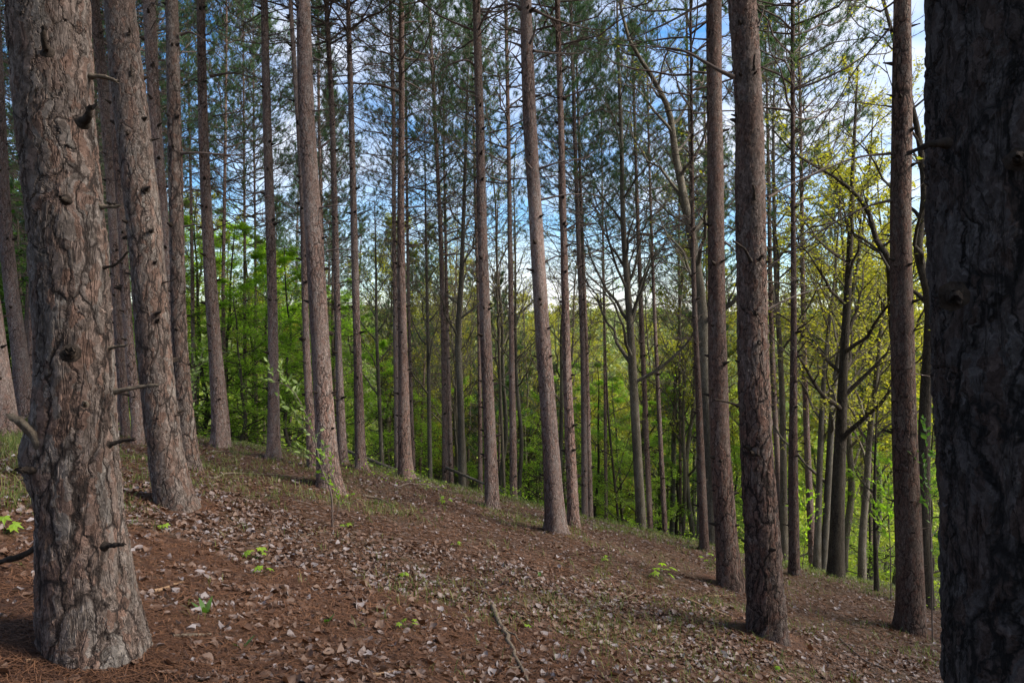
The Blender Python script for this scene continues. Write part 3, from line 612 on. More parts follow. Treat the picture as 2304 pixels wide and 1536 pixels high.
# thinner ones, beyond the break of the slope: distances from their apparent thickness
THIN = [
 ('F1', [(100, 508, 5), (400, 506, 7), (768, 504, 9), (950, 508, 12)], 24, 'very thin pine touching the right side of the pine by the grassy rise', 'pine_tree'),
 ('H', [(400, 428, 6), (768, 434, 9), (965, 440, 12)], 24, 'thin mossy trunk between the light brown pine and the grassy rise pine', 'pine_tree'),
 ('I', [(150, 548, 4), (480, 549, 6), (768, 551, 8), (988, 553, 10)], 26, 'thin straight trunk before the green leaves, left of two poles', 'pine_tree'),
 ('J', [(150, 571, 4), (500, 573, 5), (768, 575, 7), (990, 578, 9)], 27, 'thin straight trunk before the green leaves, the right of two poles', 'pine_tree'),
 ('M', [(0, 716, 6), (300, 719, 7), (768, 733, 8), (1000, 745, 10)], 26, 'very thin pine showing behind the tall pinkish pine', 'pine_tree'),
 ('P2', [(0, 878, 8), (250, 886, 9), (500, 887, 10), (768, 890, 12), (1065, 895, 15)], 21, 'thinner twin trunk at the left of the straight brown pine', 'pine_tree'),
 ('Q', [(200, 914, 5), (768, 921, 8), (1075, 930, 12)], 25, 'thin dark pole on the right of the straight brown pine', 'pine_tree'),
 ('R', [(0, 966, 7), (250, 978, 9), (500, 990, 10), (768, 998, 13), (1092, 1003, 16)], 22, 'thin reddish pine midway between the twin trunk pine and the centre one', 'pine_tree'),
 ('S', [(300, 998, 5), (600, 1004, 7), (768, 1007, 9), (1095, 1016, 12)], 25, 'thinner trunk right beside the thin reddish midway pine', 'pine_tree'),
 ('W', [(400, 1068, 6), (768, 1078, 8), (1112, 1081, 12)], 25, 'thin trunk behind the left side of the slightly curved central pine', 'pine_tree'),
 ('Y', [(0, 1138, 8), (250, 1143, 9), (500, 1147, 11), (768, 1151, 13), (1128, 1156, 19)], 20, 'slim reddish pine between the curved central pine and the stout leaning one', 'pine_tree'),
 ('AB', [(0, 1284, 7), (300, 1293, 9), (500, 1300, 11), (768, 1311, 12), (1170, 1316, 17)], 21, 'reddish thin pine third in the cluster right of the stout leaning one', 'pine_tree'),
 ('AC', [(300, 1302, 6), (768, 1318, 10), (1173, 1328, 16)], 23, 'reddish thin pine last in the cluster right of the stout leaning one', 'pine_tree'),
 ('AD', [(500, 1356, 5), (768, 1360, 7), (1173, 1364, 9)], 26, 'very thin straight dark pole in the gap right of the pine cluster', 'pine_tree'),
 ('AF', [(100, 1422, 6), (300, 1428, 7), (500, 1435, 9), (768, 1446, 11), (1205, 1464, 14)], 22, 'thin reddish pine right of the pale grey trunk', 'pine_tree'),
 ('AH', [(300, 1460, 5), (768, 1475, 9), (1213, 1497, 13)], 22, 'thin reddish pine leaning slightly, last before the open green gap', 'pine_tree'),
 ('AP', [(400, 1728, 8), (768, 1736, 12), (1000, 1748, 13), (1290, 1767, 16)], 20, 'thin dark pine peeping out at the right of the large brown trunk', 'pine_tree'),
 ('AO', [(300, 1800, 7), (500, 1803, 9), (768, 1809, 12), (1303, 1830, 18)], 19, 'thin reddish pine before the yellow green valley', 'pine_tree'),
 ('AK', [(500, 1528, 4), (768, 1529, 5), (1213, 1531, 8)], 26, 'very thin dark pole standing in the open green gap', 'pine_tree'),
]
for key, pts, d, lab, nm in THIN:
    pine(key, pts, lab, d=d, name=nm, H=17 + (sum(map(ord, key)) % 5), crown_z=9.5, dead=(.45, 1.8), dz=(4.6, None), flare=.15)

# ---- long bare limbs of the middle pines seen against the sky
def limbs(key, L):
    r, tk = TK[key]
    for i, (ctl, rr, fk) in enumerate(L): hand_branch(tk, r, ctl, rr, 'dead_branch', 'twig', fk, seed=len(key) * 7 + i * 3 + ord(key[-1]))
limbs('T6', [([(705, 130, 0), (725, 140, 0), (742, 165, 0)], .018, 1), ([(703, 250, 0), (720, 248, 0), (748, 240, 0)], .015, 2), ([(715, 335, -.2), (735, 322, -.2), (748, 305, -.2)], .022, 0), ([(720, 468, 0), (750, 462, 0), (790, 460, 0)], .016, 3),
             ([(735, 565, 0), (770, 560, 0), (812, 566, 0)], .014, 4), ([(738, 640, 0), (775, 634, 0), (818, 625, 0)], .012, 3)])
limbs('P', [([(896, 205, 0), (850, 192, -.2), (790, 188, -.4), (712, 190, -.6)], .035, 6), ([(905, 345, 0), (950, 300, .1), (975, 250, .3)], .018, 4), ([(905, 425, 0), (935, 375, 0), (960, 320, 0)], .014, 3), ([(910, 500, 0), (960, 480, 0), (1010, 470, 0)], .014, 5)])
limbs('T9', [([(1070, 150, 0), (1050, 135, -.2), (1010, 145, -.3), (985, 165, -.4)], .026, 5), ([(1072, 210, 0), (1030, 195, 0), (1003, 150, 0)], .02, 5), ([(1088, 45, 0), (1130, 25, 0), (1160, 10, 0)], .02, 4),
             ([(1076, 270, 0), (1050, 255, 0), (1035, 250, 0)], .022, 0), ([(1076, 345, 0), (1040, 345, 0), (1008, 340, 0)], .012, 3), ([(1100, 300, 0), (1140, 290, 0), (1185, 290, 0)], .016, 4)])
limbs('T10', [([(1172, 20, 0), (1150, 10, 0), (1110, 20, 0), (1085, 50, 0)], .028, 4), ([(1176, 105, 0), (1150, 95, 0), (1125, 92, 0)], .022, 0), ([(1196, 20, 0), (1250, 45, .2), (1310, 62, .5), (1340, 70, .6)], .026, 5), ([(1200, 115, 0), (1260, 120, .3), (1320, 120, .5)], .02, 4),
              ([(1178, 155, 0), (1160, 130, 0), (1148, 118, 0)], .022, 0), ([(1192, 100, -.2), (1202, 75, -.25), (1206, 50, -.3)], .025, 0), ([(1212, 380, 0), (1260, 365, 0), (1330, 350, .2)], .02, 5), ([(1215, 450, 0), (1280, 438, .1), (1330, 440, .3)], .018, 5),
              ([(1225, 590, 0), (1245, 580, 0), (1258, 575, 0)], .018, 0), ([(1195, 380, -.25), (1185, 365, -.3), (1180, 355, -.3)], .02, 0)])
limbs('AA', [([(1268, 220, 0), (1310, 205, 0), (1350, 195, 0)], .022, 6), ([(1270, 520, 0), (1300, 500, 0), (1330, 480, 0)], .018, 5), ([(1262, 125, 0), (1290, 95, 0), (1335, 80, 0)], .018, 5)])
limbs('T12', [([(1600, 5, 0), (1560, 20, 0), (1500, 50, 0), (1415, 88, 0)], .024, 1), ([(1595, 90, 0), (1570, 88, 0), (1548, 87, 0)], .018, 0), ([(1598, 445, 0), (1560, 480, 0), (1500, 505, 0)], .014, 5), ([(1630, 545, 0), (1645, 555, 0), (1655, 565, 0)], .02, 0)])
limbs('T4', [([(472, 172, 0), (530, 165, .2), (590, 185, .3)], .028, 5), ([(470, 345, 0), (500, 350, 0), (550, 350, 0)], .022, 2), ([(478, 262, 0), (520, 255, 0), (560, 245, 0)], .016, 5), ([(488, 512, 0), (520, 500, 0), (545, 490, 0)], .014, 3)])
limbs('T3', [([(406, 78, 0), (430, 74, 0), (462, 92, 0)], .022, 2), ([(412, 510, 0), (440, 505, 0), (455, 507, 0)], .016, 2), ([(410, 345, 0), (460, 343, 0), (550, 348, .3)], .018, 3)])

# ------------------------------------------------------------------ leafy and bare broadleaf trees
def leaf_quads(rng, P, size, flat=0.6, droop=0.0):
    m = len(P)
    nrm = rng.normal(0, 1, (m, 3)) * (1 - flat); nrm[:, 2] += flat * 1.5; nrm = unit(nrm)
    a = unit(np.cross(nrm, rng.normal(0, 1, (m, 3)))); b = np.cross(nrm, a)
    s = size * rng.uniform(.6, 1.25, (m, 1))
    a = a * s * .5; b = b * s * .32
    V = np.stack([P - a, P - a * .1 + b, P + a, P - a * .1 - b], 1).reshape(-1, 3)
    return V, np.arange(4 * m).reshape(-1, 4)
def broadleaf_parts(seed, H, r, nlimb=12, limb0=0.25, Lf=0.34, el=(0.5, 1.0), nsub=6, ntw=5, leaves=18, leafsize=0.10, flat=.6, up=.15, wob=.25, ctl=None):
    """returns Acc for trunk+limbs and Acc for twigs+leaves; trunk along ctl (k,3) or a wobbly upright line"""
    rng = np.random.default_rng(seed)
    if ctl is None:
        z = np.linspace(-.3, H, 9); c = np.stack([np.cumsum(rng.normal(0, wob, 9)) * .5, np.cumsum(rng.normal(0, wob, 9)) * .5, z], -1); c[:2, :2] = 0
    else: c = np.array(ctl, float)
    n = 26; t = np.linspace(0, len(c) - 1, n); P = np.stack([smooth_interp(t, np.arange(len(c)), c[:, k]) for k in range(3)], -1)
    R = r * (1 - .88 * np.linspace(0, 1, n) ** 1.1) * (1 + .35 * np.exp(-np.linspace(0, n, n) / 1.2))
    tr = Acc(); tr.add(*tubes(P[None], R[None], 12))
    q, tt, s = sample_on(rng, P[None], nlimb, limb0, .97)
    az = rng.uniform(0, 6.28) + np.arange(nlimb) * 2.4 + rng.normal(0, .3, nlimb)
    L = H * Lf * (1.1 - s) ** .7 * rng.uniform(.7, 1.2, nlimb)
    rl = r * (1 - .88 * s) * .55
    P1, R1 = branch_batch(rng, q, dirs(az, rng.uniform(el[0], el[1], nlimb)), L, rl, 9, up, .035); br = Acc(); br.add(*tubes(P1, R1, 6))
    q, tt, s1 = sample_on(rng, P1, nsub, .25, .97); L2 = np.repeat(L, nsub) * rng.uniform(.25, .5, len(q)) * (1.15 - .5 * s1)
    P2, R2 = branch_batch(rng, q, spread(rng, tt, .4, .9, .6), L2, np.repeat(rl, nsub) * .38, 6, up * .7, .05); br.add(*tubes(P2, R2, 4))
    q, tt, s2 = sample_on(rng, P2, ntw, .2, .97); L3 = np.repeat(L2, ntw) * rng.uniform(.3, .6, len(q))
    P3, R3 = branch_batch(rng, q, spread(rng, tt, .4, .9, .6), L3, np.full(len(q), .005), 5, .05, .06); br.add(*tubes(P3, R3, 3))
    lv = Acc()
    if leaves:
        q, tt, s = sample_on(rng, P3, leaves, .1, 1.0); q = q + rng.normal(0, leafsize * .8, q.shape) * [1, 1, .6]
        V, f = leaf_quads(rng, q, leafsize, flat); lv.add(V, f)
    return tr, br, lv
def broadleaf(loc, label, group, leafmat, barkmat='bark_dec', name='leafy_tree', **kw):
    tr, br, lv = broadleaf_parts(**kw)
    root = empty(name, loc, label, 'tree', group)
    tr.build('trunk', [M[barkmat]], root); tag(br.build('branches', [M[barkmat]], root), kind='stuff')
    if lv.n: tag(lv.build('foliage', [M[leafmat]], root, smooth=False), kind='stuff')
    return root
def copy_tree(o, loc, rz, s, label, group):
    c = o.copy(); COL.objects.link(c); c.location = loc; c.rotation_euler = (0, 0, rz); c.scale = (s, s, s)
    c['label'] = label; c['group'] = group
    for ch in o.children:
        k = ch.copy(); COL.objects.link(k); k.parent = c
    return c
def px_ctl(pts, d, base=None):
    W = np.array([world_at(x, y, d + dd) for y, x, dd in pts]); return W
# bare or thin-leaved traced ones: photograph points foot -> top
def traced_tree(key, pts, d, r, label, leafmat='leaf_far', bark='bark_dec', name='bare_tree', **kw):
    W = px_ctl(pts, d); x0 = W[0].copy(); gz = float(gh(x0[0], x0[1]))
    if gz < x0[2] - .05: W = np.concatenate([[[x0[0], x0[1], gz - .3]], W])
    base = W[0].copy(); H = W[-1][2] - W[0][2]
    seed = sum(ord(c) * (i + 5) for i, c in enumerate(key)); kw.setdefault('leafsize', .07)
    PLACED.append((base[0], base[1]))
    return broadleaf(base.tolist(), label, 'broadleaf trees among the pines', leafmat, bark, name, seed=seed, H=H, r=r, ctl=(W - base), **kw)
traced_tree('AM', [(1090, 1602, 0), (900, 1588, 0), (768, 1583, 0), (650, 1575, 0), (500, 1550, 0), (350, 1520, 0), (250, 1505, 0), (170, 1465, 0), (60, 1405, 0), (-150, 1380, 0)], 16, .17,
    'sinuous grey-green bare tree bending left behind the pine with leaf litter foot', nlimb=16, limb0=.35, Lf=.22, leaves=1, leafmat='leaf_yellow', bark='bark_dec')
traced_tree('AM2', [(1100, 1575, 1), (600, 1566, 1), (480, 1558, 1), (300, 1552, 1), (100, 1546, 1), (-100, 1540, 1)], 19, .11,
    'upright grey bare stem rising beside the sinuous grey-green tree', nlimb=20, limb0=.3, Lf=.2, leaves=1, leafmat='leaf_yellow')
traced_tree('U', [(1102, 1040, 0), (900, 1036, 0), (768, 1030, 0), (620, 1038, 0), (400, 1046, 0), (250, 1050, 0), (100, 1056, 0)], 22, .14,
    'crooked pale bare tree just left of the slightly curved central pine', nlimb=14, limb0=.45, Lf=.2, leaves=0)
traced_tree('AE', [(1200, 1444, 0), (950, 1430, 0), (768, 1420, 0), (650, 1412, 0), (500, 1402, 0), (300, 1398, 0), (100, 1390, 0), (-60, 1388, 0)], 21, .17,
    'pale grey-green bare tree with many upswept thin branches', nlimb=26, limb0=.3, Lf=.2, el=(.8, 1.2), leaves=0)
traced_tree('V', [(1080, 968, 0), (768, 963, 0), (500, 958, 0), (250, 955, 0)], 25, .11, 'thin greenish bare tree left of the thin reddish midway pine', nlimb=16, limb0=.4, Lf=.2, el=(.7, 1.1), leaves=0)
traced_tree('AW', [(1060, 860, 0), (768, 848, 0), (600, 846, 0), (450, 843, 0)], 25, .10, 'pale thin bare tree between the slim pines and the twin trunk pine', nlimb=18, limb0=.4, Lf=.22, el=(.7, 1.1), leaves=0)
traced_tree('AD2', [(1180, 1392, 0), (950, 1370, 0), (768, 1362, 0), (500, 1350, 0)], 24, .06, 'thin wavering dark stem next to the very thin straight pole', bark='bark_dark', nlimb=12, leaves=2, leafmat='leaf_green')
traced_tree('AX', [(1120, 1135, 0), (768, 1122, 0), (550, 1118, 0), (350, 1125, 0)], 26, .08, 'thin greenish stem right of the slightly curved central pine', nlimb=14, limb0=.4, leaves=1)
traced_tree('AJ', [(1205, 1512, 0), (900, 1518, 0), (700, 1530, 0), (500, 1538, 0)], 27, .13, 'grey broadleaf trunk in the green gap right of centre', nlimb=12, limb0=.4, leaves=6, leafmat='leaf_green')
traced_tree('AS', [(1308, 1880, 0), (1100, 1886, 0), (950, 1893, 0), (820, 1898, 0), (600, 1910, 0), (400, 1918, 0), (150, 1930, 0)], 15, .155,
    'dark forked maple with yellow green young leaves', 'leaf_yellow', 'bark_dark', 'leafy_tree', nlimb=16, limb0=.28, Lf=.30, el=(.5, 1.1), leaves=7, nsub=7)
traced_tree('AQ', [(1290, 1838, 0), (1000, 1846, 0), (800, 1858, 0), (600, 1880, 0), (350, 1895, 0)], 18, .09, 'thin grey-green stem left of the dark forked maple, the left of a pair',
    'leaf_yellow', 'bark_dec', 'leafy_tree', nlimb=16, limb0=.3, leaves=7)
traced_tree('AR', [(1290, 1853, 0), (1000, 1868, 0), (830, 1882, 0), (650, 1920, 0), (450, 1950, 0), (250, 1965, 0)], 18, .11, 'grey stem leaning right behind the dark forked maple',
    'leaf_yellow', 'bark_dec', 'leafy_tree', nlimb=16, limb0=.3, leaves=7)
traced_tree('AY', [(1280, 1765, 1), (900, 1760, 1), (600, 1745, 1), (300, 1740, 1), (100, 1745, 1)], 18, .10, 'mossy stem right behind the large dark brown trunk', 'leaf_yellow', 'bark_dec', 'leafy_tree', nlimb=16, limb0=.35, leaves=5)
traced_tree('AV', [(1372, 2082, 0), (1100, 2078, 0), (900, 2082, 0), (690, 2092, 0), (560, 2065, 0), (450, 2080, 0), (300, 2066, 0), (120, 2020, 0), (0, 1988, 0), (-150, 1960, 0)], 13, .12,
    'crooked dark tree squeezed between the two right hand pines', 'leaf_yellow', 'bark_dark', 'leafy_tree', nlimb=14, limb0=.3, Lf=.25, leaves=3)
traced_tree('AZ', [(1250, 2040, 3), (900, 2020, 3), (700, 2005, 2), (590, 2000, 0), (540, 1972, 0), (470, 1950, 0), (410, 1895, 0), (350, 1795, 0), (280, 1728, 0)], 14, .10,
    'dark arching limb tree bowing left across the yellow leaves', 'leaf_yellow', 'bark_dark', 'leafy_tree', nlimb=12, limb0=.35, Lf=.15, leaves=3)
traced_tree('AT', [(1345, 1973, 0), (1150, 1968, 0), (1000, 1970, 0), (900, 1975, 0)], 14, .05, 'short thin dark snag between the maple and the right pine', bark='bark_dark', nlimb=10, leaves=0, Lf=.3)

# ---- leafy variants copied through the background
BR = {}
BR['beech'] = dict(leafmat='leaf_green', bark='bark_dark', kw=dict(H=11, r=.11, nlimb=20, limb0=.12, Lf=.36, el=(.05, .6), nsub=8, ntw=6, leaves=15, leafsize=.105, flat=.75, up=.05))
BR['young'] = dict(leafmat='leaf_yellow', bark='bark_dec', kw=dict(H=13, r=.12, nlimb=18, limb0=.3, Lf=.28, el=(.5, 1.0), nsub=8, ntw=5, leaves=10, leafsize=.10, flat=.4))
BR['valley'] = dict(leafmat='leaf_far', bark='bark_dec', kw=dict(H=15, r=.16, nlimb=18, limb0=.2, Lf=.36, el=(.3, .9), nsub=7, ntw=5, leaves=13, leafsize=.22, flat=.4))
BR['deep'] = dict(leafmat='leaf_dark', bark='bark_dark', kw=dict(H=12, r=.12, nlimb=18, limb0=.15, Lf=.36, el=(.1, .7), nsub=8, ntw=5, leaves=14, leafsize=.14, flat=.6))
BR['bare'] = dict(leafmat='leaf_yellow', bark='bark_dec', kw=dict(H=17, r=.10, nlimb=26, limb0=.35, Lf=.22, el=(.7, 1.15), nsub=7, ntw=5, leaves=1, leafsize=.08, flat=.3))
PROTO = {}
def scatter(kind, px, d, s, label, group, name='leafy_tree', zoff=0.0):
    x = (px - CX) / F * d; z = float(gh(x, d)) - .05 + zoff
    v = random.randrange(2); k = (kind, v)
    if k not in PROTO:
        b = BR[kind]; PROTO[k] = broadleaf((x, d, z), label, group, b['leafmat'], b['bark'], name, seed=ord(kind[0]) * 10 + v, **b['kw'])
        PROTO[k].rotation_euler[2] = random.uniform(0, 6.28); PROTO[k].scale = (s, s, s); return
    copy_tree(PROTO[k], (x, d, z), random.uniform(0, 6.28), s, label, group)
random.seed(5)
LB = 'bright green leafy tree behind the pines on the left of centre'
for px, d, s in [(400, 24, .8), (455, 27, 1.0), (520, 25, .85), (560, 31, 1.1), (610, 27, .9), (655, 24, .75), (700, 30, 1.0), (745, 27, .8), (800, 33, .95), (480, 36, 1.25), (640, 38, 1.2), (850, 30, .7), (900, 36, .8), (430, 32, 1.1), (540, 22, .55), (690, 22, .5), (350, 30, 1.0)]:
    scatter('beech', px, d, s, LB, 'bright green leafy trees left of centre')
for px, d, s in [(1260, 30, .8), (1340, 28, .75), (1390, 33, .9), (1480, 29, .85), (1530, 27, .7), (1560, 34, .9), (1650, 30, .8), (1780, 27, .7), (1130, 33, .7), (1020, 34, .8), (1200, 36, .9), (1440, 24, .5), (1700, 24, .5), (1950, 22, .5), (2090, 21, .6)]:
    scatter('beech', px, d, s, 'bright green leafy tree below the slope right of centre', 'bright green leafy trees below the slope')
for px, d, s in [(440, 30, .95), (500, 34, 1.0), (620, 33, .9), (700, 36, 1.0), (1560, 26, .95), (1640, 30, 1.0), (1760, 25, 1.0), (1830, 28, 1.1), (1900, 22, 1.05), (1960, 26, 1.1), (2010, 30, 1.2), (2070, 24, 1.1), (1870, 33, 1.1), (1940, 19, .9), (1480, 36, 1.0), (2160, 24, 1.2)]:
    scatter('young', px, d, s, 'yellow green young-leaved tree behind the pines', 'yellow green young-leaved trees')
for i in range(40):
    px = random.uniform(760, 1620); d = random.uniform(26, 48)
    scatter('bare', px, d, random.uniform(.75, 1.15), 'thin bare tree with fine upswept twigs beyond the slope edge', 'thin bare trees beyond the slope', 'bare_tree')
for i in range(26):
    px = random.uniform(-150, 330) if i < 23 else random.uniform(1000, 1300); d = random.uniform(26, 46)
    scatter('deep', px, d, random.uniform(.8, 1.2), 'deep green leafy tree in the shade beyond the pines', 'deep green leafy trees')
for i in range(85):
    d = random.uniform(42, 110); px = random.uniform(-500, 2900) if d > 60 else random.uniform(850, 2500)
    scatter('valley', px, d, random.uniform(.8, 1.15), 'round sunlit tree in the valley wood', 'sunlit trees in the valley')

# ------------------------------------------------------------------ background pines (copies of complete trees)
def proto_pine(seed, H, r, cz):
    random.seed(seed); rng = np.random.default_rng(seed)
    tk = Trunk.__new__(Trunk); z = np.linspace(0, H, 6)
    tk.z = z; tk.x = np.cumsum(rng.normal(0, .05, 6)); tk.x -= tk.x[0]; tk.r = r * (1 - .85 * (z / H) ** 1.2); tk.H = H; tk.d = 0; tk.ph = seed
    root = empty('pine_tree', (0, 0, 0), 'x', 'tree', 'x')
    trunk_mesh(tk, M['bark'], root, .12, .3, H, .2)
    dead_branches(rng, tk, 3.5, cz + .5, .4, (.4, 1.6), root, per=(3, 6))
    place_crown(tk, cz, root, seed); return root
PP = [proto_pine(s, H, r, cz) for s, H, r, cz in ((21, 18, .12, 8.5), (22, 15, .09, 6.5), (23, 20, .14, 10), (24, 11, .07, 3.5))]
used = [False] * 4
random.seed(77)
def bg_pine(px, d, s, v, lab, grp):
    x = (px - CX) / F * d; z = float(gh(x, d)) - .1
    if not used[v]:
        used[v] = True; o = PP[v]; o.location = (x, d, z); o.rotation_euler = (0, 0, random.uniform(0, 6.28)); o.scale = (s, s, s); o['label'] = lab; o['group'] = grp
    else: o = copy_tree(PP[v], (x, d, z), random.uniform(0, 6.28), s, lab, grp)
    o.rotation_euler[1] = -random.uniform(0.0, 0.05)
def bg_batch(n, pr, dr, vs, lab, grp, mind=1.4):
    for i in range(n):
        for k in range(30):
            px = random.uniform(*pr); d = random.uniform(*dr); x = (px - CX) / F * d
            if all((x - a) ** 2 + (d - b) ** 2 > mind ** 2 for a, b in PLACED): break
        PLACED.append((x, d)); bg_pine(px, d, random.uniform(.85, 1.15), random.choice(vs), lab, grp)
bg_batch(32, (-250, 350), (16, 45), (0, 0, 2, 1), 'dark pine in the dense shaded stand at the far left', 'pines in the shaded left stand')
bg_batch(9, (560, 900), (26, 48), (0, 2, 1), 'slender pine beyond the bright green leaves left of centre', 'slender pines left of centre')
bg_batch(17, (880, 1560), (28, 60), (1, 3, 1), 'slender pine standing below the slope edge near the centre', 'slender pines below the slope edge')
bg_batch(8, (1560, 2250), (24, 45), (0, 1, 2), 'slender pine standing below the slope on the right', 'slender pines below the slope on the right')
bg_batch(22, (840, 1600), (36, 75), (3, 3, 3), 'soft green young pine with branches low to the ground', 'young pines in the valley')
for c in list(COL.objects):
    pass

# unseen pines added behind and beside the viewpoint to block light
random.seed(19)
for (x, y, v, sc_) in [(3.4, -1.6, 3, 1.25), (5.6, .8, 3, 1.3), (1.2, -4.2, 3, 1.4), (-2.6, -3.4, 3, 1.3), (-4.6, -.6, 3, 1.2), (7.5, -3.0, 0, 1.0), (-7.0, -3.5, 0, 1.0), (4.0, -7.0, 2, 1.0), (-1.0, -8.5, 0, 1.1), (9.5, 2.5, 0, 1.0), (-8.5, 2.0, 1, 1.1), (0.5, -13, 2, 1.0), (-6, -10, 0, 1), (8, -10, 2, 1)]:
    o = copy_tree(PP[v], (x, y, float(gh(x, y)) - .1), random.uniform(0, 6.28), sc_, 'unseen pine added around the viewpoint for its shade', 'added shade pines around the viewpoint')
random.seed(29)
for px, d, s in [(880, 34, 1.2), (950, 40, 1.25), (1030, 36, 1.15), (1110, 42, 1.3), (1180, 37, 1.15), (1260, 41, 1.3), (1330, 36, 1.15), (1400, 43, 1.3), (1470, 38, 1.2), (1540, 42, 1.3), (1290, 47, 1.4), (1060, 48, 1.4)]:
    scatter('young', px, d, s, 'yellow green young-leaved tree behind the pines', 'yellow green young-leaved trees')
random.seed(23)  # leafy trees added out of view to darken the right side and foreground
for (x, y, sc_) in [(9.0, 1.5, .95), (11.8, 5.0, 1.0), (12.8, 9.0, 1.0), (10.0, -2.5, 1.0), (15.5, 12.5, 1.05), (5.0, -0.6, .65), (1.6, -3.2, .6), (-4.4, -1.6, .6), (6.8, 2.2, .62)]:
    copy_tree(PROTO[('deep', 0)], (x, y, float(gh(x, y)) - .1), random.uniform(0, 6.28), sc_, 'unseen deep green leafy tree added beside the view for its shade', 'added leafy shade trees beside the view')
# ------------------------------------------------------------------ the far wood
def far_wood():
    rng = np.random.default_rng(9); n = 5200
    y = 95 + (900 - 95) * rng.random(n) ** 1.3; x = rng.uniform(-1.1, 1.1, n) * y
    h = rng.uniform(7, 14, n) + 5 * (rng.random(n) < .12); R = rng.uniform(3.2, 6.0, n) * (1 + y / 900)
    k = 110; u = unit(rng.normal(0, 1, (n, k, 3))); u[..., 2] = np.abs(u[..., 2]) * 1.0 - .25
    rr = rng.uniform(.72, 1.05, (n, k, 1))
    P = np.stack([x, y, gh(x, y) + h - R * .5], -1)[:, None] + u * rr * np.stack([R, R, R * .9], -1)[:, None]
    sz = np.repeat((0.45 + y / 330), k)
    V, f = leaf_quads(rng, P.reshape(-1, 3), 1.0, .45)
    c = P.reshape(-1, 3); V = (V.reshape(-1, 4, 3) - c[:, None]) * sz[:, None, None] * 1.5 + c[:, None]
    o = mesh_np('distant_wood', V.reshape(-1, 3), [f], M['leaf_distant'], smooth=False); tag(o, 'hazy sunlit wood covering the far side of the valley', 'wood', kind='stuff')
far_wood()

# ------------------------------------------------------------------ forest floor litter
def frame_pts(rng, n, d0, d1, pw=1.0, margin=1.25):
    """points on the ground inside the camera's wedge, uniform by area"""
    y = np.sqrt(rng.uniform(d0 ** 2, d1 ** 2, n)) if pw == 1 else d0 + (d1 - d0) * rng.random(n) ** pw
    x = rng.uniform(-.78, .78, n) * y * margin
    return x, y
def gnormal(x, y, e=.06):
    gx = (gh(x + e, y) - gh(x - e, y)) / (2 * e); gy = (gh(x, y + e) - gh(x, y - e)) / (2 * e)
    return unit(np.stack([-gx, -gy, np.ones_like(gx)], -1))
def leaf_litter():
    rng = np.random.default_rng(31)
    x1, y1 = frame_pts(rng, 74000, 1.9, 8); x2, y2 = frame_pts(rng, 150000, 7, 26)
    x = np.concatenate([x1, x2]); y = np.concatenate([y1, y2])
    cl = fbm(x * .55 + 3, y * .55, 3); cl2 = vnoise(x * 3.1, y * 3.1)
    keep = rng.random(len(x)) < np.clip((cl - .18) * 2.2, .42, .9) * (0.15 + 1.1 * cl2 ** 1.5); x, y = x[keep], y[keep]; m = len(x)
    nr = unit(gnormal(x, y) + rng.normal(0, .22, (m, 3)) * [1, 1, .5])
    a = unit(np.cross(nr, rng.normal(0, 1, (m, 3)))); b = np.cross(nr, a)
    L = (.016 + .060 * rng.random(m) ** 1.25) * np.where(y < 6, 1.08, 1.0); W = L * rng.uniform(.55, .95, m)
    # leaf outline as 5 stations x 3 columns, curled
    s = np.array([-.5, -.28, 0, .27, .5]); wv = np.array([.25, .88, 1.0, .70, .10]) * .5
    S, Cc = np.meshgrid(s, [-1, 0, 1], indexing='ij'); Wv = np.repeat(wv[:, None], 3, 1) * Cc
    irr = 1 + rng.normal(0, .12, (m, 5, 3))
    u = S[None] * L[:, None, None]; v = Wv[None] * W[:, None, None] * irr
    cu = rng.normal(0.2, .55, m); cv = rng.normal(.35, .6, m)
    hgt = cu[:, None, None] * u ** 2 / L[:, None, None] * 1.4 + cv[:, None, None] * v ** 2 / W[:, None, None] * 1.6 + rng.normal(0, .0022, (m, 5, 3))
    c = np.stack([x, y, gh(x, y) + rng.uniform(.006, .026, m)], -1)
    V = c[:, None, None] + a[:, None, None] * u[..., None] + b[:, None, None] * v[..., None] + nr[:, None, None] * hgt[..., None]
    i = np.arange(15).reshape(5, 3); q = np.stack([i[:-1, :-1], i[:-1, 1:], i[1:, 1:], i[1:, :-1]], -1).reshape(-1, 4)
    Q = (q[None] + (np.arange(m) * 15)[:, None, None]).reshape(-1, 4)
    tag(mesh_np('leaf_litter', V.reshape(-1, 3), [Q], M['litter'], smooth=True), 'curled grey and tan dead leaves strewn over the slope', 'leaf litter', kind='stuff')
leaf_litter()
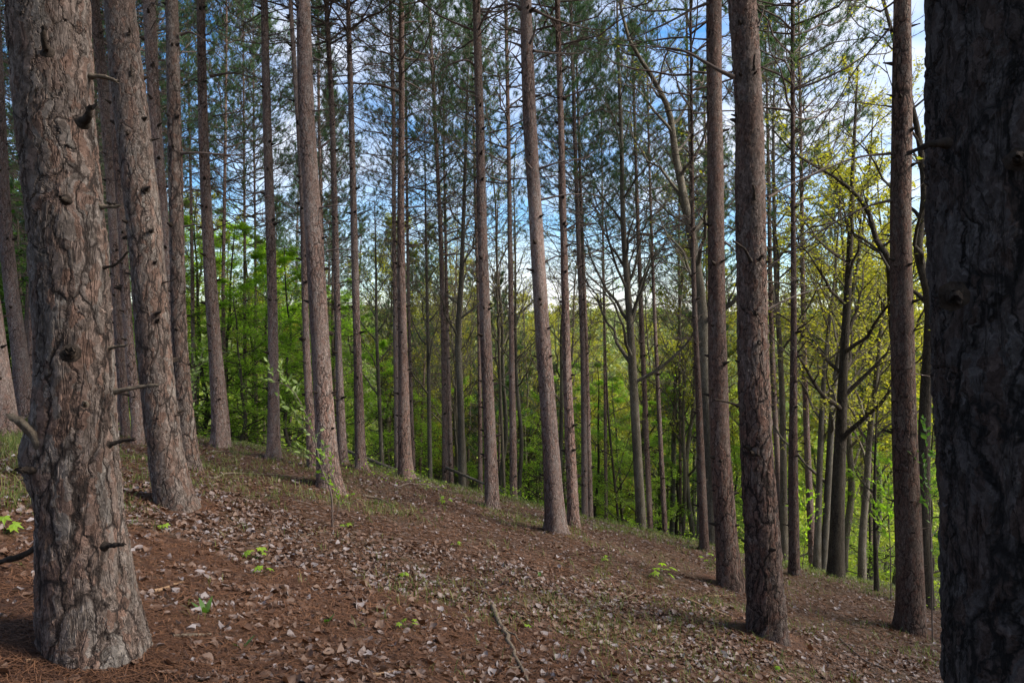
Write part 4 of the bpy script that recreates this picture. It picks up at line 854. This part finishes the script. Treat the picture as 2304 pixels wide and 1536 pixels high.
def needle_litter():
    rng = np.random.default_rng(32)
    x1, y1 = frame_pts(rng, 120000, 1.9, 5.5); x2, y2 = frame_pts(rng, 110000, 5, 14)
    xs = [x1, x2]; ys_ = [y1, y2]
    for (mx_, my_, mr_) in MOUNDS[:5]:
        k = 5000; a_ = rng.uniform(0, 6.28, k); r_ = mr_ * (1.0 + np.abs(rng.normal(0, .55, k))); xs.append(mx_ + r_ * np.cos(a_)); ys_.append(my_ + r_ * np.sin(a_))
    x = np.concatenate(xs); y = np.concatenate(ys_); m = len(x)
    wd = np.where(y < 5.5, .0034, .0058) * rng.uniform(.7, 1.3, m); L = rng.uniform(.06, .14, m)
    az = rng.uniform(0, 6.28, m) ; nr = gnormal(x, y)
    d = dirs(az, rng.normal(0, .16, m)); d = unit(d - nr * (d * nr).sum(1, keepdims=True) * .85)
    sd = unit(np.cross(nr, d)) * wd[:, None] / 2; bend = np.cross(nr, d) * (L * rng.normal(0, .12, m))[:, None]
    c = np.stack([x, y, gh(x, y) + rng.uniform(.002, .030, m)], -1)
    p = [c - d * L[:, None] * .5, c + bend + nr * (L * .04)[:, None], c + d * L[:, None] * .5]
    V = np.stack([p[0] - sd, p[0] + sd, p[1] + sd, p[1] - sd, p[2] + sd * .4, p[2] - sd * .4], 1).reshape(-1, 3)
    i = np.arange(m)[:, None] * 6; Q = np.concatenate([i + [0, 1, 2, 3], i + [3, 2, 4, 5]])
    tag(mesh_np('needle_litter', V, [Q], M['dead_needle'], smooth=False), 'rusty red fallen pine needles carpeting the ground', 'needle litter', kind='stuff')
needle_litter()
def grass():
    rng = np.random.default_rng(33)
    x1, y1 = frame_pts(rng, 60000, 4, 26)
    u = x1 / y1
    mask = np.clip((fbm(x1 * .5 + 40, y1 * .5 + 7, 3) - .42) * 5, 0, 1) * .75 + .04
    left = np.clip((-u - .60) * 8, 0, 1) * (y1 > 5.2); mask = np.maximum(mask, left * 1.0)
    crest = np.clip((y1 - 12.5) / 3, 0, 1) * .55; mask = np.maximum(mask, crest)
    k = rng.random(len(x1)) < mask; x, y, lf = x1[k], y1[k], left[k]
    rep = 4; x = np.repeat(x, rep) + rng.normal(0, .04, len(x) * rep); y = np.repeat(y, rep) + rng.normal(0, .04, len(y) * rep); lf = np.repeat(lf, rep); m = len(x)
    L = rng.uniform(.05, .16, m) * (1 + lf * .8); d = dirs(rng.uniform(0, 6.28, m), rng.uniform(.5, 1.4, m)); b = np.stack([x, y, gh(x, y) - .005], -1)
    sd = unit(np.cross(d, np.array([0, 0, 1.0]))) * (.0016 + .00022 * y)[:, None]
    mid = b + d * L[:, None] * .55 + [0, 0, .01]; tip = b + d * L[:, None] * [1.25, 1.25, .85]
    V = np.stack([b - sd, b + sd, mid + sd * .8, mid - sd * .8, tip], 1).reshape(-1, 3); i = np.arange(m)[:, None] * 5
    tag(mesh_np('grass', V, [i + [0, 1, 2, 3], i + [3, 2, 4]], M['grass'], smooth=False), 'thin woodland grass in patches over the slope', 'grass', kind='stuff')
grass()
def undergrowth():
    """low leafy ground cover just past the slope's break and scattered sprigs"""
    rng = np.random.default_rng(34)
    x, y = frame_pts(rng, 5200, 12.0, 34)
    k = rng.random(len(x)) < np.clip((fbm(x * .35, y * .35, 3) - .40) * 4, 0.03, 1) * np.clip((y - 12.5) / 4, .05, 1); x, y = x[k], y[k]
    c = np.stack([x, y, gh(x, y) + .12], -1); n = 26
    P = c[:, None] + rng.normal(0, 1, (len(c), n, 3)) * [.22, .22, .10]
    V, f = leaf_quads(rng, P.reshape(-1, 3), .06, .6)
    tag(mesh_np('undergrowth', V, [f], M['leaf_green'], smooth=False), 'low green seedlings and herbs covering the ground past the slope edge', 'ground cover', kind='stuff')
undergrowth()

# ------------------------------------------------------------------ sticks, logs, wood chips on the floor
def on_ground(px, py, up=.0):
    d = ground_at(px, py); x = (px - CX) / F * d; return np.array([x, d, float(gh(x, d)) + up])
def stick(pts, r, label, mat='deadwood', name='fallen_stick', forks=0, cat='stick', seed=0, flatten=1.0, group=None):
    rng = np.random.default_rng(seed + 900); Q = np.array([on_ground(px, py, r * .7) for px, py in pts])
    base = Q[0].copy(); Q -= base; n = 18; t = np.linspace(0, len(Q) - 1, n)
    P = np.stack([smooth_interp(t, np.arange(len(Q)), Q[:, k]) for k in range(3)], -1)
    P += rng.normal(0, r * .35, P.shape) * np.sin(np.linspace(0, 3.14, n))[:, None]
    W = P + base; P[:, 2] = np.maximum(gh(W[:, 0], W[:, 1]) + r * .6 + (.014 if r > .011 else .006), W[:, 2] - .02) - base[2]
    R = r * (1 - .55 * np.linspace(0, 1, n)) * (1 + rng.normal(0, .08, n))
    acc = Acc(); V, q = tubes(P[None], R[None], 10); acc.add(V, q)
    acc.add(np.concatenate([V[:10], P[:1]]), np.array([[(k + 1) % 10, k, 10] for k in range(10)])); e = len(V) - 10
    acc.add(np.concatenate([V[e:], P[-1:]]), np.array([[k, (k + 1) % 10, 10] for k in range(10)]))
    if forks:
        q_, t_, s_ = sample_on(rng, P[None], forks, .3, .9); ln = np.linalg.norm(P[-1] - P[0])
        D = spread(rng, t_, .4, 1.0, .3); D[:, 2] = np.abs(D[:, 2]) * .4
        P2, R2 = branch_batch(rng, q_, D, ln * rng.uniform(.12, .35, forks), np.full(forks, r * .45), 6, -.03, .05); acc.add(*tubes(P2, R2, 5))
    o = acc.build(name, [M[mat]], None, loc=base.tolist()); tag(o, label, cat, group); return o
stick([(1108, 1372), (1130, 1420), (1152, 1468), (1188, 1545)], .023, 'mossy crooked stick pointing down at the bottom centre', forks=2, seed=1)
stick([(480, 1080), (540, 1068), (600, 1070), (705, 1076)], .015, 'long bleached stick lying across the slope left of the tall pinkish pine', 'deadwood', seed=2)
stick([(1255, 1366), (1330, 1366), (1400, 1350), (1435, 1333)], .012, 'reddish brown twig curving across the leaves right of centre', 'deadwood', forks=2, seed=3)
stick([(1535, 1350), (1590, 1372), (1640, 1392), (1672, 1402)], .018, 'tan stick ending at the foot of the large dark brown trunk', 'freshwood', forks=1, seed=4)
stick([(1650, 1338), (1610, 1342), (1560, 1340)], .010, 'short tan twig below the pine beside the large brown trunk', 'freshwood', seed=5)
stick([(815, 1536), (860, 1526), (905, 1516)], .014, 'short pale stick at the bottom edge left of centre', 'freshwood', seed=6)
stick([(345, 1340), (380, 1328), (412, 1316)], .014, 'split tan wood chip right of the thick left trunk', 'freshwood', 'wood_chip', cat='wood chip', seed=7)
stick([(388, 1443), (430, 1440), (474, 1435)], .013, 'grey flake of bark lying in the needles near the left trunk', 'deadwood', 'bark_flake', cat='bark', seed=8)
stick([(55, 1506), (95, 1498), (135, 1488)], .012, 'pale splintered stick at the bottom left corner', 'freshwood', seed=9)
stick([(545, 1300), (600, 1308), (650, 1290), (690, 1265)], .009, 'dark thin curved twig beside the maple seedlings', 'knot', forks=2, seed=10)
stick([(820, 1118), (850, 1125), (885, 1142)], .020, 'dark short branch on the slope right of the tall pinkish pine', 'deadwood', seed=11)
stick([(890, 1098), (940, 1092), (985, 1100), (1010, 1112)], .018, 'dark forked branch lying below the twin trunk pine', 'twig', forks=4, seed=12)
stick([(1440, 1500), (1480, 1512), (1530, 1545)], .014, 'dark brown stick at the bottom right of centre', 'twig', seed=13)
stick([(1890, 1440), (1930, 1478), (1990, 1510)], .012, 'thin dark stick low on the right between two pines', 'twig', forks=1, seed=14)
stick([(2060, 1445), (2090, 1452), (2130, 1450)], .010, 'twig beside the foot of the brown pine near the right', 'twig', seed=15)
stick([(470, 1020), (495, 1018), (525, 1021)], .016, 'short mossy stick at the foot of the grassy rise pine', 'deadwood', seed=16)
stick([(640, 1215), (700, 1205), (760, 1190)], .009, 'faint grey twig crossing the leaves below the sapling', 'deadwood', forks=1, seed=17)
random.seed(41)
for i in range(46):
    px = random.uniform(280, 2100); py = random.uniform(1150 if px < 1200 else 1300, 1500); L = random.uniform(40, 120); a = random.uniform(-.5, .5)
    stick([(px, py), (px + L * .5 * math.cos(a), py + L * .25 * math.sin(a) + random.uniform(-6, 6)), (px + L * math.cos(a), py + L * .5 * math.sin(a))], random.uniform(.003, .006),
          'small fallen twig lying among the dead leaves', 'twig' if i % 3 else 'deadwood', 'fallen_twig', forks=random.choice((0, 1, 2)), cat='twig', seed=50 + i, group='small twigs on the forest floor')
# fallen logs down in the hollow
def log(p0, p1, r, label):
    P = np.linspace(p0, p1, 12); P[:, 2] = np.maximum(gh(P[:, 0], P[:, 1]) + r * .7, P[:, 2]); b = P[0].copy(); P -= b
    acc = Acc(); V, q = tubes(P[None], (r * (1 - .4 * np.linspace(0, 1, 12)))[None], 12); acc.add(V, q)
    acc.add(np.concatenate([V[:12], P[:1]]), np.array([[(k + 1) % 12, k, 12] for k in range(12)]))
    e = len(V) - 12; acc.add(np.concatenate([V[e:], P[-1:]]), np.array([[k, (k + 1) % 12, 12] for k in range(12)]))
    tag(acc.build('fallen_log', [M['bark_dec']], None, loc=b.tolist()), label, 'log')
log(world_at(775, 1012, 21), world_at(905, 1062, 19), .06, 'fallen log slanting behind the slim pines left of centre')
log(world_at(1000, 1050, 22), world_at(1130, 1105, 20), .05, 'fallen log slanting behind the thin poles at the centre')
0 and log(world_at(1130, 1085, 24), world_at(1250, 1110, 23), .10, 'fallen log low behind the stout leaning pine')

# ------------------------------------------------------------------ seedlings and the sapling
def maple_leaf(size):
    out_ = []
    for k in range(11):
        a = math.radians(-140 + 28 * k); rr = size * (1.0 if k in (1, 3, 5, 7, 9) else .52) * (1.15 if k == 5 else 1) * (.75 if k in (1, 9) else 1)
        out_.append((rr * math.sin(a), rr * math.cos(a), 0))
    return np.array([(0, 0, 0)] + [(0, -.12 * size, 0)] + out_)
def seedling(px, py, nl, size, label, mat='leaf_green', seed=0, h=.12, shape='maple'):
    rng = np.random.default_rng(seed + 300); b = on_ground(px, py); root = empty('maple_seedling' if shape == 'maple' else 'green_shoot', b.tolist(), label, 'seedling')
    tips = []; P = []; 
    for k in range(nl):
        a = rng.uniform(0, 6.28); e = rng.uniform(.6, 1.3); L = h * rng.uniform(.7, 1.2); d = dirs(np.array(a), np.array(e))
        P.append(d * np.linspace(0, L, 5)[:, None] + np.array([0, 0, .01])); tips.append((P[-1][-1], a))
    V, q = tubes(np.array(P), np.full((nl, 5), .0016), 5); mesh_np('stem', V, [q], M['leaf_dark'], root)
    for tp, a in tips:
        if shape == 'maple':
            L0 = maple_leaf(size * rng.uniform(.8, 1.15)); L0[:, 2] = -.9 * (L0[:, 0] ** 2 + L0[:, 1] ** 2) / size * .35
            f = np.array([[0, k, k + 1] for k in range(2, 12)] + [[0, 12, 1], [0, 1, 2]])
            R = Matrix.Rotation(a - math.pi / 2, 3, 'Z') @ Matrix.Rotation(rng.uniform(-.5, .2), 3, 'X') @ Matrix.Rotation(rng.uniform(-.4, .4), 3, 'Y')
            mesh_np('leaf', L0 @ np.array(R).T + tp, [f], M[mat], root, smooth=False)
        else:
            n = 6; s = np.linspace(0, 1, n); c = np.array(dirs(np.array(a), np.array(1.1)))[None] * s[:, None] * size; c[:, :2] += (np.array([math.cos(a), math.sin(a)]) * (s ** 2)[:, None] * size * .4)
            sd = np.array([-math.sin(a), math.cos(a), 0]) * (np.sin(s * 2.9 + .12) * size * .16)[:, None]
            V = np.stack([c - sd, c + sd], 1).reshape(-1, 3); i = np.arange(n - 1)[:, None] * 2
            mesh_np('leaf', V, [i + [0, 1, 3, 2]], M[mat], root, smooth=True)
seedling(576, 1262, 5, .045, 'yellow green maple seedling, the upper of two left of centre', seed=1, h=.10)
seedling(588, 1296, 4, .040, 'yellow green maple seedling, the lower of two left of centre', seed=2, h=.07)
seedling(1490, 1308, 9, .075, 'largest bright green seedling on the right half of the slope', seed=3, h=.22)
seedling(918, 1420, 5, .034, 'pale maple seedling left of the mossy crooked stick', seed=4, h=.09)
seedling(1186, 1416, 4, .030, 'small maple seedling right of the mossy crooked stick', seed=5, h=.04)
seedling(8, 1205, 3, .06, 'bright green leaf cluster at the left edge', seed=6, h=.12)
seedling(370, 1198, 3, .035, 'small yellow green seedling between the two left trunks', seed=8, h=.06)
seedling(1600, 1275, 5, .07, 'yellow green seedling left of the pine beside the large trunk', seed=9, h=.22)
seedling(1002, 1135, 5, .06, 'small bright seedling on the slope under the central row', seed=10, h=.12)
seedling(1358, 1262, 4, .045, 'tiny yellow green seedling below the stout leaning pine', seed=11, h=.06)
seedling(1025, 1232, 4, .035, 'tiny yellow green seedling in the middle of the slope', seed=12, h=.06)
seedling(910, 1302, 4, .035, 'tiny green seedling left of the middle of the slope', seed=13, h=.06)
seedling(780, 1190, 4, .05, 'low green seedling right of the leafy sapling stem', seed=14, h=.06)
seedling(1748, 1510, 3, .03, 'small mossy green seedling below the large dark brown trunk', seed=15, h=.03)
seedling(462, 1385, 5, .10, 'dark green upright shoot in the needles left of centre', 'leaf_dark', 16, .03, 'shoot')
seedling(735, 1405, 4, .07, 'small dark green shoot left of the pale maple seedling', 'leaf_dark', 17, .03, 'shoot')
seedling(545, 1465, 4, .08, 'thin green shoot near the bottom left of centre', 'leaf_dark', 18, .03, 'shoot')
seedling(1215, 1300, 5, .06, 'dark green sprig in the middle of the slope', 'leaf_dark', 19, .03, 'shoot')
def sapling(pts, d, label, n2, leaves, size, mat, seed=0, r=.008, rise=.35):
    rng = np.random.default_rng(seed + 700); W = px_ctl(pts, d); base = W[0].copy(); base[2] = float(gh(base[0], base[1])); W[0] = base; W = W - base
    n = 20; t = np.linspace(0, len(W) - 1, n); P = np.stack([smooth_interp(t, np.arange(len(W)), W[:, k]) for k in range(3)], -1)
    root = empty('sapling', base.tolist(), label, 'sapling'); V, q = tubes(P[None], (r * (1 - .7 * np.linspace(0, 1, n)))[None], 6); mesh_np('stem', V, [q], M['twig'], root)
    q_, t_, s_ = sample_on(rng, P[None], n2, .35, 1.0); H = W[-1][2]
    P2, R2 = branch_batch(rng, q_, spread(rng, t_, .4, 1.1, .8), rise * rng.uniform(.5, 1.1, n2), np.full(n2, .003), 6, .1, .06)
    V, q = tubes(P2, R2, 4); tag(mesh_np('twigs', V, [q], M['twig'], root), kind='stuff')
    q3, t3, s3 = sample_on(rng, P2, leaves, .15, 1.0); m = len(q3); D = spread(rng, t3, .4, 1.0, .7); L = size * rng.uniform(.6, 1.2, m)
    nr = unit(np.cross(D, rng.normal(0, 1, (m, 3)))); b = np.cross(nr, D)
    s = np.array([0, .3, .65, 1.0]); wv = np.array([.03, .20, .17, .0])
    Vv = []
    for k in range(4):
        c = q3 + D * (L * s[k])[:, None] + nr * (L * .12 * math.sin(s[k] * 3))[:, None]; Vv += [c - b * (L * wv[k])[:, None], c + b * (L * wv[k])[:, None]]
    V = np.stack(Vv, 1).reshape(-1, 3); i = np.arange(m)[:, None] * 8
    tag(mesh_np('foliage', V, [np.concatenate([i + [0, 1, 3, 2], i + [2, 3, 5, 4], i + [4, 5, 7, 6]])], M[mat], root), kind='stuff')
dS = ground_at(748, 1188)
sapling([(1188, 748, 0), (1110, 745, 0), (1050, 722, .1), (960, 700, .2), (880, 660, .3), (855, 615, .4)], dS, 'slender sapling with pale green leaves before the tall pinkish pine', 15, 10, .075, 'leaf_pale', 1, .011, .42)
sapling([(1190, 746, 0), (1140, 762, 0), (1085, 752, 0), (1030, 735, 0)], dS + .1, 'short leafy sapling shoot at the foot of the tall pinkish pine', 9, 9, .055, 'leaf_green', 2, .006, .22)
sapling([(1045, 435, 0), (960, 440, 0), (880, 430, 0), (800, 455, 0)], 15.5, 'airy green sapling beside the grassy rise pine', 20, 12, .11, 'leaf_pale', 3, .012, .8)
sapling([(1400, 2098, 0), (1250, 2095, 0), (1100, 2090, 0), (1000, 2085, 0)], 9.5, 'bright green sapling between the two right hand pines', 14, 10, .09, 'leaf_dark', 4, .010, .6)
sapling([(1330, 2005, 0), (1230, 2003, 0), (1150, 1998, 0), (1090, 2000, 0)], 12.5, 'bright green sapling left of the brown pine near the right', 14, 12, .10, 'leaf_green', 5, .010, .6)
sapling([(1290, 1805, 0), (1200, 1812, 0), (1100, 1808, 0)], 15.5, 'low green sapling between two thin pines on the right', 12, 10, .10, 'leaf_green', 6, .010, .6)
print('OBJECTS', len(COL.objects), 'tris', sum(len(o.data.polygons) for o in COL.objects if o.type == 'MESH'))
